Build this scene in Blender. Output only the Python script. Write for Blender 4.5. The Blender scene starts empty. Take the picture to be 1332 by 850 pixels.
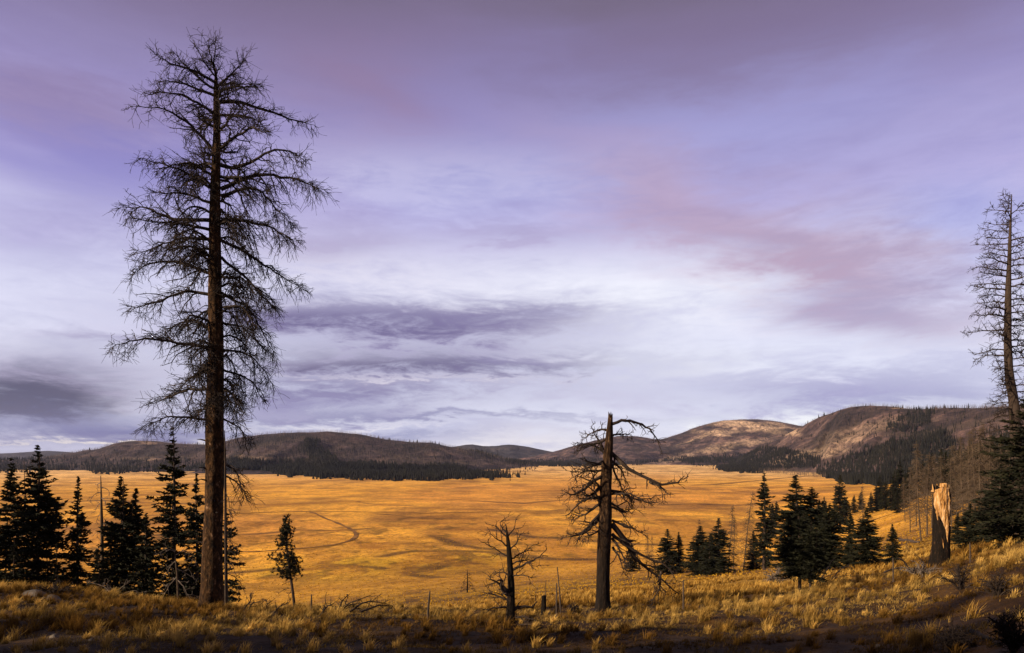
import bpy, math, random
import numpy as np
from mathutils import Vector

C = bpy.context.scene.collection
F = 900.0; CX = 666.0; HY = 590.0          # focal length in photograph pixels, centre column, horizon row
TAU = 2*math.pi

# ------------------------------------------------------------------ noise
def _h(ix, iy, s):
    n = (ix.astype(np.int64)*374761393 + iy.astype(np.int64)*668265263 + s*974711) & 0x7fffffff
    n = ((n ^ (n >> 13))*1274126177) & 0x7fffffff
    return ((n ^ (n >> 16)) & 0xffff)/65535.0
def vnoise(x, y, s=0):
    ix = np.floor(x); iy = np.floor(y); fx = x-ix; fy = y-iy
    fx = fx*fx*(3-2*fx); fy = fy*fy*(3-2*fy)
    a = _h(ix, iy, s); b = _h(ix+1, iy, s); c = _h(ix, iy+1, s); d = _h(ix+1, iy+1, s)
    return (a*(1-fx)+b*fx)*(1-fy)+(c*(1-fx)+d*fx)*fy
def fbm(x, y, s=0, o=4):
    v = 0; a = .5; t = 0
    for i in range(o):
        v = v+a*vnoise(x, y, s+i*17); t += a; a *= .5; x = x*2.03+11.3; y = y*2.03+5.7
    return v/t
def sstep(a, b, x):
    t = np.clip((x-a)/(b-a), 0, 1); return t*t*(3-2*t)

# ------------------------------------------------------------------ terrain height
Drow = np.array([0, 6, 12, 18, 24, 30, 45, 65, 90, 140, 200, 280, 400, 600, 1000, 1500, 14000], float)
cols = [  # azimuth deg, horizontal scale, heights
 (-180, 1, [-1.7,-1.1, -.4,  .5, 1.3,  2,  4,  6,  9, 13, 17, 22, 26, 30, 30, 30, 30]),
 (-120, 1, [-1.7,-1.6,-1.4,-1.2,-1.1, -1, -1, -2, -4, -8,-14,-20,-30,-40,-50,-50,-50]),
 (-80,  1, [-1.7,-2.2,-2.9,-3.3,-3.7,-4.2,-5.5,-8,-12,-20,-30,-42,-50,-50,-50,-50,-50]),
 (0,    0, [-1.7,-2.4,-3.4,-4.02,-4.45,-6.4,-11,-18,-26,-38,-46,-50,-50,-50,-50,-50,-50]),
 (300,  0, [-1.7,-2.4,-3.45,-4.35,-5.25,-7,-12,-18,-26,-37,-45,-50,-50,-50,-50,-50,-50]),
 (666,  0, [-1.7,-2.4,-3.47,-4.5,-5.6,-6.7,-10,-13.8,-18.8,-28.5,-38,-47,-50,-50,-50,-50,-50]),
 (850,  0, [-1.7,-2.4,-3.47,-4.45,-5.4,-6.4,-9.3,-12.9,-17.4,-26,-34.5,-43,-49.5,-50,-50,-50,-50]),
 (1000, 0, [-1.7,-2.4,-3.45,-4.3,-5.2,-6.1,-8.7,-11.9,-15.8,-23.5,-32,-42,-49,-50,-50,-50,-50]),
 (1150, 0, [-1.7,-2.4,-3.3,-4.05,-4.6,-5.3,-7.6,-10.4,-13.7,-19,-24,-28,-33,-38,-45,-50,-50]),
 (1250, 0, [-1.7,-2.3,-3.0,-3.55,-4.1,-4.6,-6.3,-8.6,-11,-14,-16,-17,-16,-12,-10,-30,-50]),
 (1332, 0, [-1.7,-2.15,-2.6,-3.0,-3.3,-3.9,-5.3,-7.0,-8.5,-10,-9,-6,0,8,12,-10,-50]),
 (90,   1, [-1.7,-1.6,-1.4,-1.2,-1,-.7,-.3,1,3,7,11,16,22,30,40,50,50]),
 (180,  1, [-1.7,-1.1, -.4,  .5, 1.3,  2,  4,  6,  9, 13, 17, 22, 26, 30, 30, 30, 30]),
]
NL = 500; NA = 721
LR = np.linspace(math.log(2.0), math.log(15000+2), NL)          # log(r+2)
AZ = np.linspace(-math.pi, math.pi, NA)
_ca = []; _cz = []
for a, k, zs in cols:
    if k: az = math.radians(a); sc = 1.0
    else: u = (a-CX)/F; az = math.atan(u); sc = math.sqrt(1+u*u)
    r = (np.exp(LR)-2)
    _ca.append(az); _cz.append(np.interp(np.log(r/sc+2), np.log(Drow+2), np.array(zs, float)))
_cz = np.array(_cz)
ZT = np.array([np.interp(AZ, _ca, _cz[:, j]) for j in range(NL)]).T   # [az, r]
def gblur(a, n, axis):
    k = np.exp(-np.linspace(-2, 2, 2*n+1)**2); k /= k.sum()
    pad = [(0, 0), (0, 0)]; pad[axis] = (n, n)
    b = np.pad(a, pad, mode='edge'); out = np.zeros_like(a)
    for i, w in enumerate(k):
        sl = [slice(None), slice(None)]; sl[axis] = slice(i, i+a.shape[axis]); out += w*b[tuple(sl)]
    return out
ZT = gblur(gblur(ZT, 7, 1), 8, 0)
def ground(x, y):
    x = np.asarray(x, float); y = np.asarray(y, float)
    r = np.hypot(x, y); az = np.arctan2(x, y)
    fi = (az+math.pi)/TAU*(NA-1); fj = (np.log(r+2)-LR[0])/(LR[1]-LR[0])
    fi = np.clip(fi, 0, NA-1.001); fj = np.clip(fj, 0, NL-1.001)
    i = fi.astype(int); j = fj.astype(int); a = fi-i; b = fj-j
    z = (ZT[i, j]*(1-a)+ZT[i+1, j]*a)*(1-b)+(ZT[i, j+1]*(1-a)+ZT[i+1, j+1]*a)*b
    z = z+(fbm(x/1.7, y/1.7, 3)-.5)*.34*sstep(2, 8, r)*(1-sstep(60, 150, r))
    z = z+(fbm(x/9, y/9, 5)-.5)*.9*sstep(10, 30, r)*(1-sstep(25, 60, r)*.0)*sstep(400, 60, r)*.7
    z = z+(fbm(x/70, y/110, 7)-.5)*3.0*sstep(120, 350, r)
    return z
def px2w(px, py, D, dy=0):
    return Vector(((px-CX)/F*D, D, (HY-py)/F*D))
def gpos(px, D):
    x = (px-CX)/F*D; return Vector((x, D, float(ground(x, D))))
def solve(px, py, lo, hi):
    Y = np.exp(np.linspace(math.log(lo), math.log(hi), 600)); x = (px-CX)/F*Y
    p = HY-ground(x, Y)/Y*F
    k = np.nonzero(p <= py)[0]
    return float(Y[k[0]]) if len(k) else hi

# ------------------------------------------------------------------ hills
def mkhill(name, crest, Dc, Db, base=-51, gully=1.0, back=1.5, seed=0):
    c = np.array(crest, float)
    return dict(name=name, cx=c[:, 0], cy=c[:, 1], Dc=np.array(Dc, float), Db=np.array(Db, float), base=base, g=gully, back=back, seed=seed)
def hillz(h, px, Y):
    dc = np.interp(px, h['Dc'][:, 0], h['Dc'][:, 1]); db = np.interp(px, h['Db'][:, 0], h['Db'][:, 1])
    cy = np.interp(px, h['cx'], h['cy'])
    dx = 8.0
    cy = (np.interp(px-dx, h['cx'], h['cy'])+2*cy+np.interp(px+dx, h['cx'], h['cy']))/4
    zc = (HY-cy)/F*dc
    t = (Y-db)/(dc-db)
    up = np.clip(t, 0, 1); up = 1-(1-up)**1.55; up = up*(1-.25*(1-up)*np.clip(up*2,0,1))
    dn = 1-np.clip((t-1)/(h['back']), 0, 1)**1.4
    s = np.where(t < 1, up, dn)
    x = (px-CX)/F*Y
    L = (dc-db)*.35+60
    g = np.abs(fbm(x/L, Y/(L*1.6), 31+h['seed'], 4)-.5)*2
    amp = (zc-h['base'])*.40*h['g']
    z = h['base']+(zc-h['base'])*s+amp*(g-.42)*sstep(.02, .3, s)*sstep(1.0, .72, up)*np.where(t < 1, 1, 0)
    z = z+(fbm(x/60, Y/60, 77+h['seed'], 3)-.5)*7*sstep(.0, .2, s)-(1-np.abs(fbm(x/130, Y/210, 88+h['seed'], 4)-.5)*4)*13*h['g']*sstep(.08, .35, s)*sstep(1.0, .85, up)*np.where(t < 1, 1, 0)
    return np.where((t <= 0) | (px < h['cx'][0]) | (px > h['cx'][-1]), h['base'], z)
hills = [
 mkhill('far_blue_hills', [(-900, 588), (-500, 582), (-200, 588), (-40, 590), (0, 590.5), (25, 589), (62, 586.5), (92, 588.5), (125, 592), (200, 596)],
        [(-900, 7600), (200, 7600)], [(-900, 5600), (200, 5600)], seed=1),
 mkhill('far_centre_hills', [(540, 600), (570, 586), (598, 580), (614, 577.5), (628, 581), (645, 580.5), (662, 578), (690, 582), (716, 588), (760, 593), (820, 600)],
        [(500, 5600), (820, 5600)], [(500, 4300), (820, 4300)], seed=2),
 mkhill('middle_hill', [(620, 608), (680, 596), (710, 591), (740, 582), (780, 572), (803, 567), (830, 568), (858, 573), (880, 566), (908, 555), (935, 548), (975, 545.5), (1010, 548), (1035, 553), (1075, 562), (1150, 575), (1300, 590)],
        [(600, 4500), (1300, 4300)], [(600, 3900), (760, 3300), (900, 2900), (1300, 2700)], seed=3),
 mkhill('left_hill', [(-700, 596), (-300, 588), (-100, 598), (0, 599), (40, 597.5), (75, 593), (100, 588), (130, 584), (150, 577), (178, 573.5), (205, 574.5), (240, 578), (290, 579), (340, 585), (400, 596)],
        [(-700, 3000), (400, 2800)], [(-700, 2000), (60, 2100), (200, 1900), (400, 1900)], seed=4),
 mkhill('broad_left_hill', [(225, 606), (262, 588), (285, 577), (310, 570), (345, 565.5), (380, 563), (430, 562), (470, 566), (500, 572), (530, 575), (562, 577), (590, 582), (625, 589), (665, 600), (700, 607)],
        [(220, 2400), (700, 2700)], [(220, 1750), (420, 1600), (560, 1750), (700, 2000)], seed=5),
 mkhill('right_hill', [(930, 612), (965, 597), (1000, 578), (1030, 562), (1060, 546), (1090, 534), (1112, 529.5), (1135, 528), (1165, 530), (1190, 534), (1212, 532.5), (1250, 532), (1300, 531), (1332, 528), (1420, 520), (1600, 500), (2000, 480)],
        [(930, 2900), (1130, 2100), (1332, 1500), (2000, 1100)], [(930, 2300), (1060, 1800), (1150, 1100), (1332, 560), (2000, 450)], gully=.8, seed=6),
]
def surf(px, Y):
    z = ground((px-CX)/F*Y, Y)
    for h in hills: z = np.maximum(z, hillz(h, px, Y))
    return z

# ------------------------------------------------------------------ mesh helpers
def mkmesh(name, V, Q=None, T=None, mat=None, smooth=False, cols=None):
    me = bpy.data.meshes.new(name)
    V = np.asarray(V, np.float32).reshape(-1, 3)
    Q = np.zeros((0, 4), np.int32) if Q is None or len(Q) == 0 else np.asarray(Q, np.int32)
    T = np.zeros((0, 3), np.int32) if T is None or len(T) == 0 else np.asarray(T, np.int32)
    me.vertices.add(len(V)); me.vertices.foreach_set('co', V.ravel())
    me.loops.add(Q.size+T.size)
    me.loops.foreach_set('vertex_index', np.concatenate([Q.ravel(), T.ravel()]))
    me.polygons.add(len(Q)+len(T))
    me.polygons.foreach_set('loop_start', np.concatenate([np.arange(len(Q))*4, Q.size+np.arange(len(T))*3]).astype(np.int32))
    me.polygons.foreach_set('use_smooth', np.full(len(Q)+len(T), smooth))
    me.update(calc_edges=True)
    if mat is not None:
        me.materials.append(mat)
    if cols is not None:
        at = me.color_attributes.new('tint', 'FLOAT_COLOR', 'POINT')
        c = np.ones((len(V), 4), np.float32); c[:, :cols.shape[1]] = cols
        at.data.foreach_set('color', c.ravel())
    me.validate()
    return me
def obj(name, me, parent=None):
    o = bpy.data.objects.new(name, me); C.objects.link(o)
    if parent is not None: o.parent = parent
    return o
def tag(o, label=None, cat=None, group=None, kind=None):
    if label: o['label'] = label
    if cat: o['category'] = cat
    if group: o['group'] = group
    if kind: o['kind'] = kind
    return o
def empty(name, loc, label, cat, group=None):
    e = bpy.data.objects.new(name, None); C.objects.link(e); e.location = loc; e.empty_display_size = .3
    return tag(e, label, cat, group)
class MB:
    def __init__(s): s.V = []; s.Q = []; s.T = []; s.n = 0
    def add(s, V, Q=None, T=None):
        V = np.asarray(V, float).reshape(-1, 3)
        s.V.append(V)
        if Q is not None and len(Q): s.Q.append(np.asarray(Q)+s.n)
        if T is not None and len(T): s.T.append(np.asarray(T)+s.n)
        s.n += len(V)
    def tubes(s, P, R, sides=4):
        """P [n,k,3], R [n,k]: a batch of tapered tubes"""
        P = np.asarray(P, float); R = np.asarray(R, float)
        if P.ndim == 2: P = P[None]; R = R[None]
        n, k, _ = P.shape
        if n == 0: return
        Tn = np.gradient(P, axis=1); Tn /= np.linalg.norm(Tn, axis=2, keepdims=True)+1e-9
        mean = Tn.mean(axis=1)
        ref = np.where(np.abs(mean[:, 2:3]) > .8, np.array([[1., 0, 0]]), np.array([[0, 0, 1.]]))
        ref = np.repeat(ref[:, None, :], k, 1)
        A = np.cross(Tn, ref); A /= np.linalg.norm(A, axis=2, keepdims=True)+1e-9
        B = np.cross(Tn, A)
        th = np.arange(sides)*TAU/sides
        V = P[:, :, None, :]+R[:, :, None, None]*(A[:, :, None, :]*np.cos(th)[None, None, :, None]+B[:, :, None, :]*np.sin(th)[None, None, :, None])
        idx = np.arange(n*k*sides).reshape(n, k, sides)
        a = idx[:, :-1, :]; b = idx[:, 1:, :]
        Q = np.stack([a, np.roll(a, -1, 2), np.roll(b, -1, 2), b], -1).reshape(-1, 4)
        Tt = None
        if sides >= 4:
            top = idx[:, -1, :]; Q2 = top[:, :4] if sides == 4 else None
            if Q2 is not None: Q = np.concatenate([Q, Q2])
            else:
                f = [np.stack([top[:, 0], top[:, i], top[:, i+1]], -1) for i in range(1, sides-1)]
                Tt = np.concatenate(f)
        s.add(V, Q, Tt)
    def mesh(s, name, mat, smooth=False):
        return mkmesh(name, np.concatenate(s.V), np.concatenate(s.Q) if s.Q else None, np.concatenate(s.T) if s.T else None, mat, smooth)
def spline(pts, n):
    P = np.asarray(pts, float)
    if len(P) == 2: P = np.stack([P[0], P[0]*.5+P[1]*.5, P[1]])
    e = np.concatenate([[2*P[0]-P[1]], P, [2*P[-1]-P[-2]]])
    t = np.linspace(0, len(P)-1-1e-6, n); i = t.astype(int); f = (t-i)[:, None]
    p0, p1, p2, p3 = e[i], e[i+1], e[i+2], e[i+3]
    return .5*((2*p1)+(-p0+p2)*f+(2*p0-5*p1+4*p2-p3)*f*f+(-p0+3*p1-3*p2+p3)*f**3)

# ------------------------------------------------------------------ materials
def newmat(name):
    m = bpy.data.materials.new(name); m.use_nodes = True
    nt = m.node_tree; b = nt.nodes['Principled BSDF']
    b.inputs['Roughness'].default_value = .9; b.inputs['Specular IOR Level'].default_value = .15
    return m, nt, b
def N(nt, t, **kw):
    n = nt.nodes.new(t)
    for k, v in kw.items():
        if k.startswith('i_'): n.inputs[int(k[2:])].default_value = v
        else: setattr(n, k, v)
    return n
def noise_node(nt, scale, detail=4, rough=.6, coord='Object', stretch=None):
    tc = N(nt, 'ShaderNodeTexCoord'); mp = N(nt, 'ShaderNodeMapping')
    if stretch: mp.inputs['Scale'].default_value = stretch
    nt.links.new(tc.outputs[coord], mp.inputs[0])
    n = N(nt, 'ShaderNodeTexNoise'); n.inputs['Scale'].default_value = scale; n.inputs['Detail'].default_value = detail; n.inputs['Roughness'].default_value = rough
    nt.links.new(mp.outputs[0], n.inputs['Vector'])
    return n
def ramp(nt, src, stops):
    r = N(nt, 'ShaderNodeValToRGB')
    e = r.color_ramp.elements
    while len(e) < len(stops): e.new(.5)
    for el, (p, c) in zip(e, stops):
        el.position = p; el.color = (*c, 1) if len(c) == 3 else c
    nt.links.new(src, r.inputs[0]); return r
def mixc(nt, f, a, b, mode='MIX'):
    m = N(nt, 'ShaderNodeMix', data_type='RGBA', blend_type=mode)
    for s, k in ((f, 0), (a, 6), (b, 7)):
        if hasattr(s, 'is_linked') or hasattr(s, 'links'): nt.links.new(s, m.inputs[k])
        elif k == 0: m.inputs[0].default_value = s
        else: m.inputs[k].default_value = (*s, 1)
    return m.outputs[2]
def simple(name, stops, scale=6, detail=5, stretch=None, bump=0, bdist=.02, rough=.9):
    m, nt, b = newmat(name)
    n = noise_node(nt, scale, detail, .65, stretch=stretch)
    r = ramp(nt, n.outputs[0], stops)
    nt.links.new(r.outputs[0], b.inputs['Base Color'])
    b.inputs['Roughness'].default_value = rough
    if bump:
        bp = N(nt, 'ShaderNodeBump'); bp.inputs['Strength'].default_value = bump; bp.inputs['Distance'].default_value = bdist
        nt.links.new(n.outputs[0], bp.inputs['Height']); nt.links.new(bp.outputs[0], b.inputs['Normal'])
    return m

M = {}
M['bark'] = simple('brown_bark', [(.36, (.008, .004, .002)), (.47, (.036, .017, .006)), (.56, (.055, .026, .009)), (.63, (.12, .058, .022)), (.69, (.36, .22, .13))], 3.6, 9, (2.4, 2.4, 1.2), 1, .16)
M['bark_burnt'] = simple('charred_bark', [(.36, (.007, .004, .003)), (.5, (.036, .018, .008)), (.6, (.085, .045, .02)), (.7, (.20, .125, .07))], 3.6, 8, (3.4, 3.4, .8), 1, .12)
def char_low(m, z0, z1):                     # the fire left the lower part of the trunk black
    nt = m.node_tree; b = nt.nodes['Principled BSDF']; src = b.inputs['Base Color'].links[0].from_socket
    tc = N(nt, 'ShaderNodeTexCoord'); sp = N(nt, 'ShaderNodeSeparateXYZ'); nt.links.new(tc.outputs['Object'], sp.inputs[0])
    n = noise_node(nt, 1.5, 5, .6, stretch=(2, 2, .5)); ad = N(nt, 'ShaderNodeMath', operation='MULTIPLY_ADD'); ad.inputs[1].default_value = 3; nt.links.new(n.outputs[0], ad.inputs[0]); nt.links.new(sp.outputs[2], ad.inputs[2])
    mr = N(nt, 'ShaderNodeMapRange', clamp=True); mr.inputs[1].default_value = z0+1.5; mr.inputs[2].default_value = z1+1.5; mr.inputs[3].default_value = .85; mr.inputs[4].default_value = 0; nt.links.new(ad.outputs[0], mr.inputs[0])
    nt.links.new(mixc(nt, mr.outputs[0], src, (.008, .006, .005)), b.inputs['Base Color'])
char_low(M['bark_burnt'], 1.2, 4.5)
M['twig'] = simple('dark_dead_twig', [(.35, (.016, .011, .009)), (.6, (.040, .028, .022)), (.72, (.10, .072, .05))], 2.5)
M['twig_grey'] = simple('grey_dead_twig', [(.35, (.07, .055, .045)), (.65, (.20, .155, .12))], 2.5)
M['dead_grey'] = simple('weathered_dead_wood', [(.3, (.026, .018, .012)), (.7, (.12, .082, .052))], .4, 5)
M['needles'] = simple('dark_conifer_needles', [(.3, (.008, .009, .006)), (.5, (.015, .016, .008)), (.72, (.034, .031, .013))], 1.1, 4)
M['needles_pale'] = simple('olive_conifer_needles', [(.3, (.02, .022, .010)), (.7, (.07, .06, .022))], 1.1, 4)
M['trunk'] = simple('conifer_trunk_bark', [(.3, (.02, .014, .01)), (.7, (.06, .04, .03))], 4, 4, (3, 3, .8))
M['post'] = simple('weathered_post_wood', [(.3, (.03, .022, .017)), (.7, (.10, .07, .05))], 5, 4, (4, 4, .6))
M['char'] = simple('charred_wood', [(.38, (.004, .003, .002)), (.6, (.012, .007, .004)), (.72, (.10, .05, .025))], 3, 6, (5, 5, .8), 1, .08)
M['freshwood'] = simple('split_pale_wood', [(.34, (.07, .03, .01)), (.45, (.30, .14, .035)), (.56, (.48, .27, .10)), (.70, (.70, .48, .30))], 2.6, 7, (3, 3, .7), .8, .06)
M['rock'] = simple('lichen_grey_rock', [(.3, (.05, .042, .035)), (.7, (.17, .14, .115))], 3, 6, None, .7, .08)

def grass_mat(name, base, tip):
    m, nt, b = newmat(name)
    at = N(nt, 'ShaderNodeVertexColor', layer_name='tint')
    n = noise_node(nt, .6, 3)
    hs = N(nt, 'ShaderNodeHueSaturation')
    mr = N(nt, 'ShaderNodeMapRange'); mr.inputs[1].default_value = .3; mr.inputs[2].default_value = .7; mr.inputs[3].default_value = .65; mr.inputs[4].default_value = 1.3
    nt.links.new(n.outputs[0], mr.inputs[0]); nt.links.new(mr.outputs[0], hs.inputs['Value']); nt.links.new(at.outputs[0], hs.inputs['Color'])
    nt.links.new(hs.outputs[0], b.inputs['Base Color'])
    tr = N(nt, 'ShaderNodeBsdfTranslucent'); nt.links.new(hs.outputs[0], tr.inputs[0])
    mx = N(nt, 'ShaderNodeMixShader'); mx.inputs[0].default_value = .3
    nt.links.new(b.outputs[0], mx.inputs[1]); nt.links.new(tr.outputs[0], mx.inputs[2])
    nt.links.new(mx.outputs[0], nt.nodes['Material Output'].inputs[0])
    return m
M['grass'] = grass_mat('straw_bunchgrass', None, None)

def ground_mat():
    m, nt, b = newmat('grassland_ground')
    at = N(nt, 'ShaderNodeVertexColor', layer_name='tint')
    n1 = noise_node(nt, .35, 8, .72); n2 = noise_node(nt, .012, 6, .62, stretch=(1, 1.6, 1)); n3 = noise_node(nt, 2.2, 6, .7)
    r1 = ramp(nt, n1.outputs[0], [(.32, (.40, .36, .32)), (.48, (.92, .92, .90)), (.66, (1.32, 1.30, 1.2))])
    r2 = ramp(nt, n2.outputs[0], [(.34, (.62, .58, .52)), (.5, (1, 1, 1)), (.66, (1.18, 1.16, 1.12))])
    r3 = ramp(nt, n3.outputs[0], [(.35, (.6, .6, .6)), (.65, (1.3, 1.3, 1.3))])
    c = mixc(nt, 1.0, at.outputs[0], r1.outputs[0], 'MULTIPLY')
    c = mixc(nt, 1.0, c, r2.outputs[0], 'MULTIPLY')
    c = mixc(nt, .8, c, r3.outputs[0], 'MULTIPLY')
    nt.links.new(c, b.inputs['Base Color'])
    bp = N(nt, 'ShaderNodeBump'); bp.inputs['Strength'].default_value = .8; bp.inputs['Distance'].default_value = .5
    nt.links.new(n1.outputs[0], bp.inputs['Height']); nt.links.new(bp.outputs[0], b.inputs['Normal'])
    return m
M['ground'] = ground_mat()

def hill_mat(name, dark, mid, pale, paleamt=.66, sunlit=(.74, .50, .31)):
    m, nt, b = newmat(name)
    at = N(nt, 'ShaderNodeVertexColor', layer_name='tint')
    n1 = noise_node(nt, .012, 9, .72); n2 = noise_node(nt, .07, 8, .8, stretch=(1, .6, .6)); n3 = noise_node(nt, .004, 5, .6)
    r1 = ramp(nt, n1.outputs[0], [(.36, dark), (.5, mid), (paleamt, pale)])
    r2 = ramp(nt, n2.outputs[0], [(.38, (.45, .45, .45)), (.5, (.95, .95, .95)), (.64, (1.6, 1.5, 1.45))])
    r3 = ramp(nt, n3.outputs[0], [(.35, (.7, .7, .72)), (.65, (1.25, 1.2, 1.15))])
    c = mixc(nt, 1.0, r1.outputs[0], r2.outputs[0], 'MULTIPLY'); c = mixc(nt, 1.0, c, r3.outputs[0], 'MULTIPLY')
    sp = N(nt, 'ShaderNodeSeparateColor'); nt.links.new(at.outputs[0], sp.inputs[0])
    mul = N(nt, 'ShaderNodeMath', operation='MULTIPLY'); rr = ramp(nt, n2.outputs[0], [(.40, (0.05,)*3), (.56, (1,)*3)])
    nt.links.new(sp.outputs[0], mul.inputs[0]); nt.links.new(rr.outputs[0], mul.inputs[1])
    c = mixc(nt, mul.outputs[0], c, sunlit)  # sunlit patches painted into the hillside colour, broken up by noise
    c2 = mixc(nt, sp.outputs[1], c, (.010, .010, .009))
    nt.links.new(c2, b.inputs['Base Color'])
    bp = N(nt, 'ShaderNodeBump'); bp.inputs['Strength'].default_value = 1; bp.inputs['Distance'].default_value = 6
    nt.links.new(n2.outputs[0], bp.inputs['Height']); nt.links.new(bp.outputs[0], b.inputs['Normal'])
    return m
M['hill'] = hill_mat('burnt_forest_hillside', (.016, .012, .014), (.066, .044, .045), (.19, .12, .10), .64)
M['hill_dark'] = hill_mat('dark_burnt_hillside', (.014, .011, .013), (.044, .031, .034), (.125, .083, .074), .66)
M['hill_far'] = hill_mat('distant_forest_hillside', (.022, .022, .028), (.04, .036, .04), (.07, .058, .058))
M['far_needles'] = simple('far_evergreen_needles', [(.3, (.005, .006, .005)), (.7, (.013, .012, .008))], .02, 3)
M['far_snag'] = simple('far_dead_trunk_wood', [(.3, (.05, .037, .033)), (.7, (.16, .115, .09))], .02, 3)
M['road'] = simple('dirt_track_surface', [(.35, (.10, .045, .010)), (.65, (.30, .14, .03))], .08, 4)

# ------------------------------------------------------------------ ground sheet
def blob(px, py, cx, cy, sx, sy, rot=0):
    a = math.radians(rot); dx = px-cx; dy = py-cy
    u = dx*math.cos(a)+dy*math.sin(a); v = -dx*math.sin(a)+dy*math.cos(a)
    return np.exp(-(u/sx)**2-(v/sy)**2)
def poly_dist(x, y, pts):
    d = np.full(x.shape, 1e9)
    for (x0, y0), (x1, y1) in zip(pts[:-1], pts[1:]):
        vx, vy = x1-x0, y1-y0; t = np.clip(((x-x0)*vx+(y-y0)*vy)/(vx*vx+vy*vy+1e-9), 0, 1)
        d = np.minimum(d, np.hypot(x-x0-t*vx, y-y0-t*vy))
    return d
def valley(px, py, z=-50):     # a place on the valley floor
    D = -z*F/(py-HY); return ((px-CX)/F*D, D)
ROADS = [
 [(150, 672), (230, 669.5), (300, 668.5), (370, 667), (440, 666), (520, 667.5), (590, 668), (680, 666), (760, 664.5)],
 [(396, 665.5), (408, 668), (420, 674), (436, 680), (450, 686), (460, 692), (463, 697.5), (456, 704), (438, 709), (415, 712.5), (380, 715), (330, 717), (280, 717), (200, 719), (100, 722)],
 [(470, 668), (510, 670), (550, 674), (594, 677.5)],
]
CREEK = [
 [(150, 700), (200, 697), (260, 699), (330, 696), (380, 690), (430, 691), (480, 688)], [(300, 745), (360, 741), (400, 744), (450, 740), (500, 744)], [(620, 652), (680, 655), (740, 651), (820, 648), (880, 643)], [(0, 652), (60, 655), (130, 651), (220, 656), (300, 653)], [(900, 632), (960, 628), (1020, 622), (1080, 618)], [(640, 690), (700, 700), (760, 703), (830, 712), (900, 716)],
 [(500, 728), (510, 726), (530, 722), (560, 720.5), (600, 721), (640, 724), (665, 730)],
 [(572, 741), (566, 747), (552, 751), (530, 752), (540, 760), (556, 764), (570, 768)],
 [(566, 697), (580, 704), (598, 710), (625, 716), (660, 722), (720, 738), (770, 742)],
 [(860, 656), (900, 655), (960, 657), (1020, 654), (1060, 651)],
]
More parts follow.
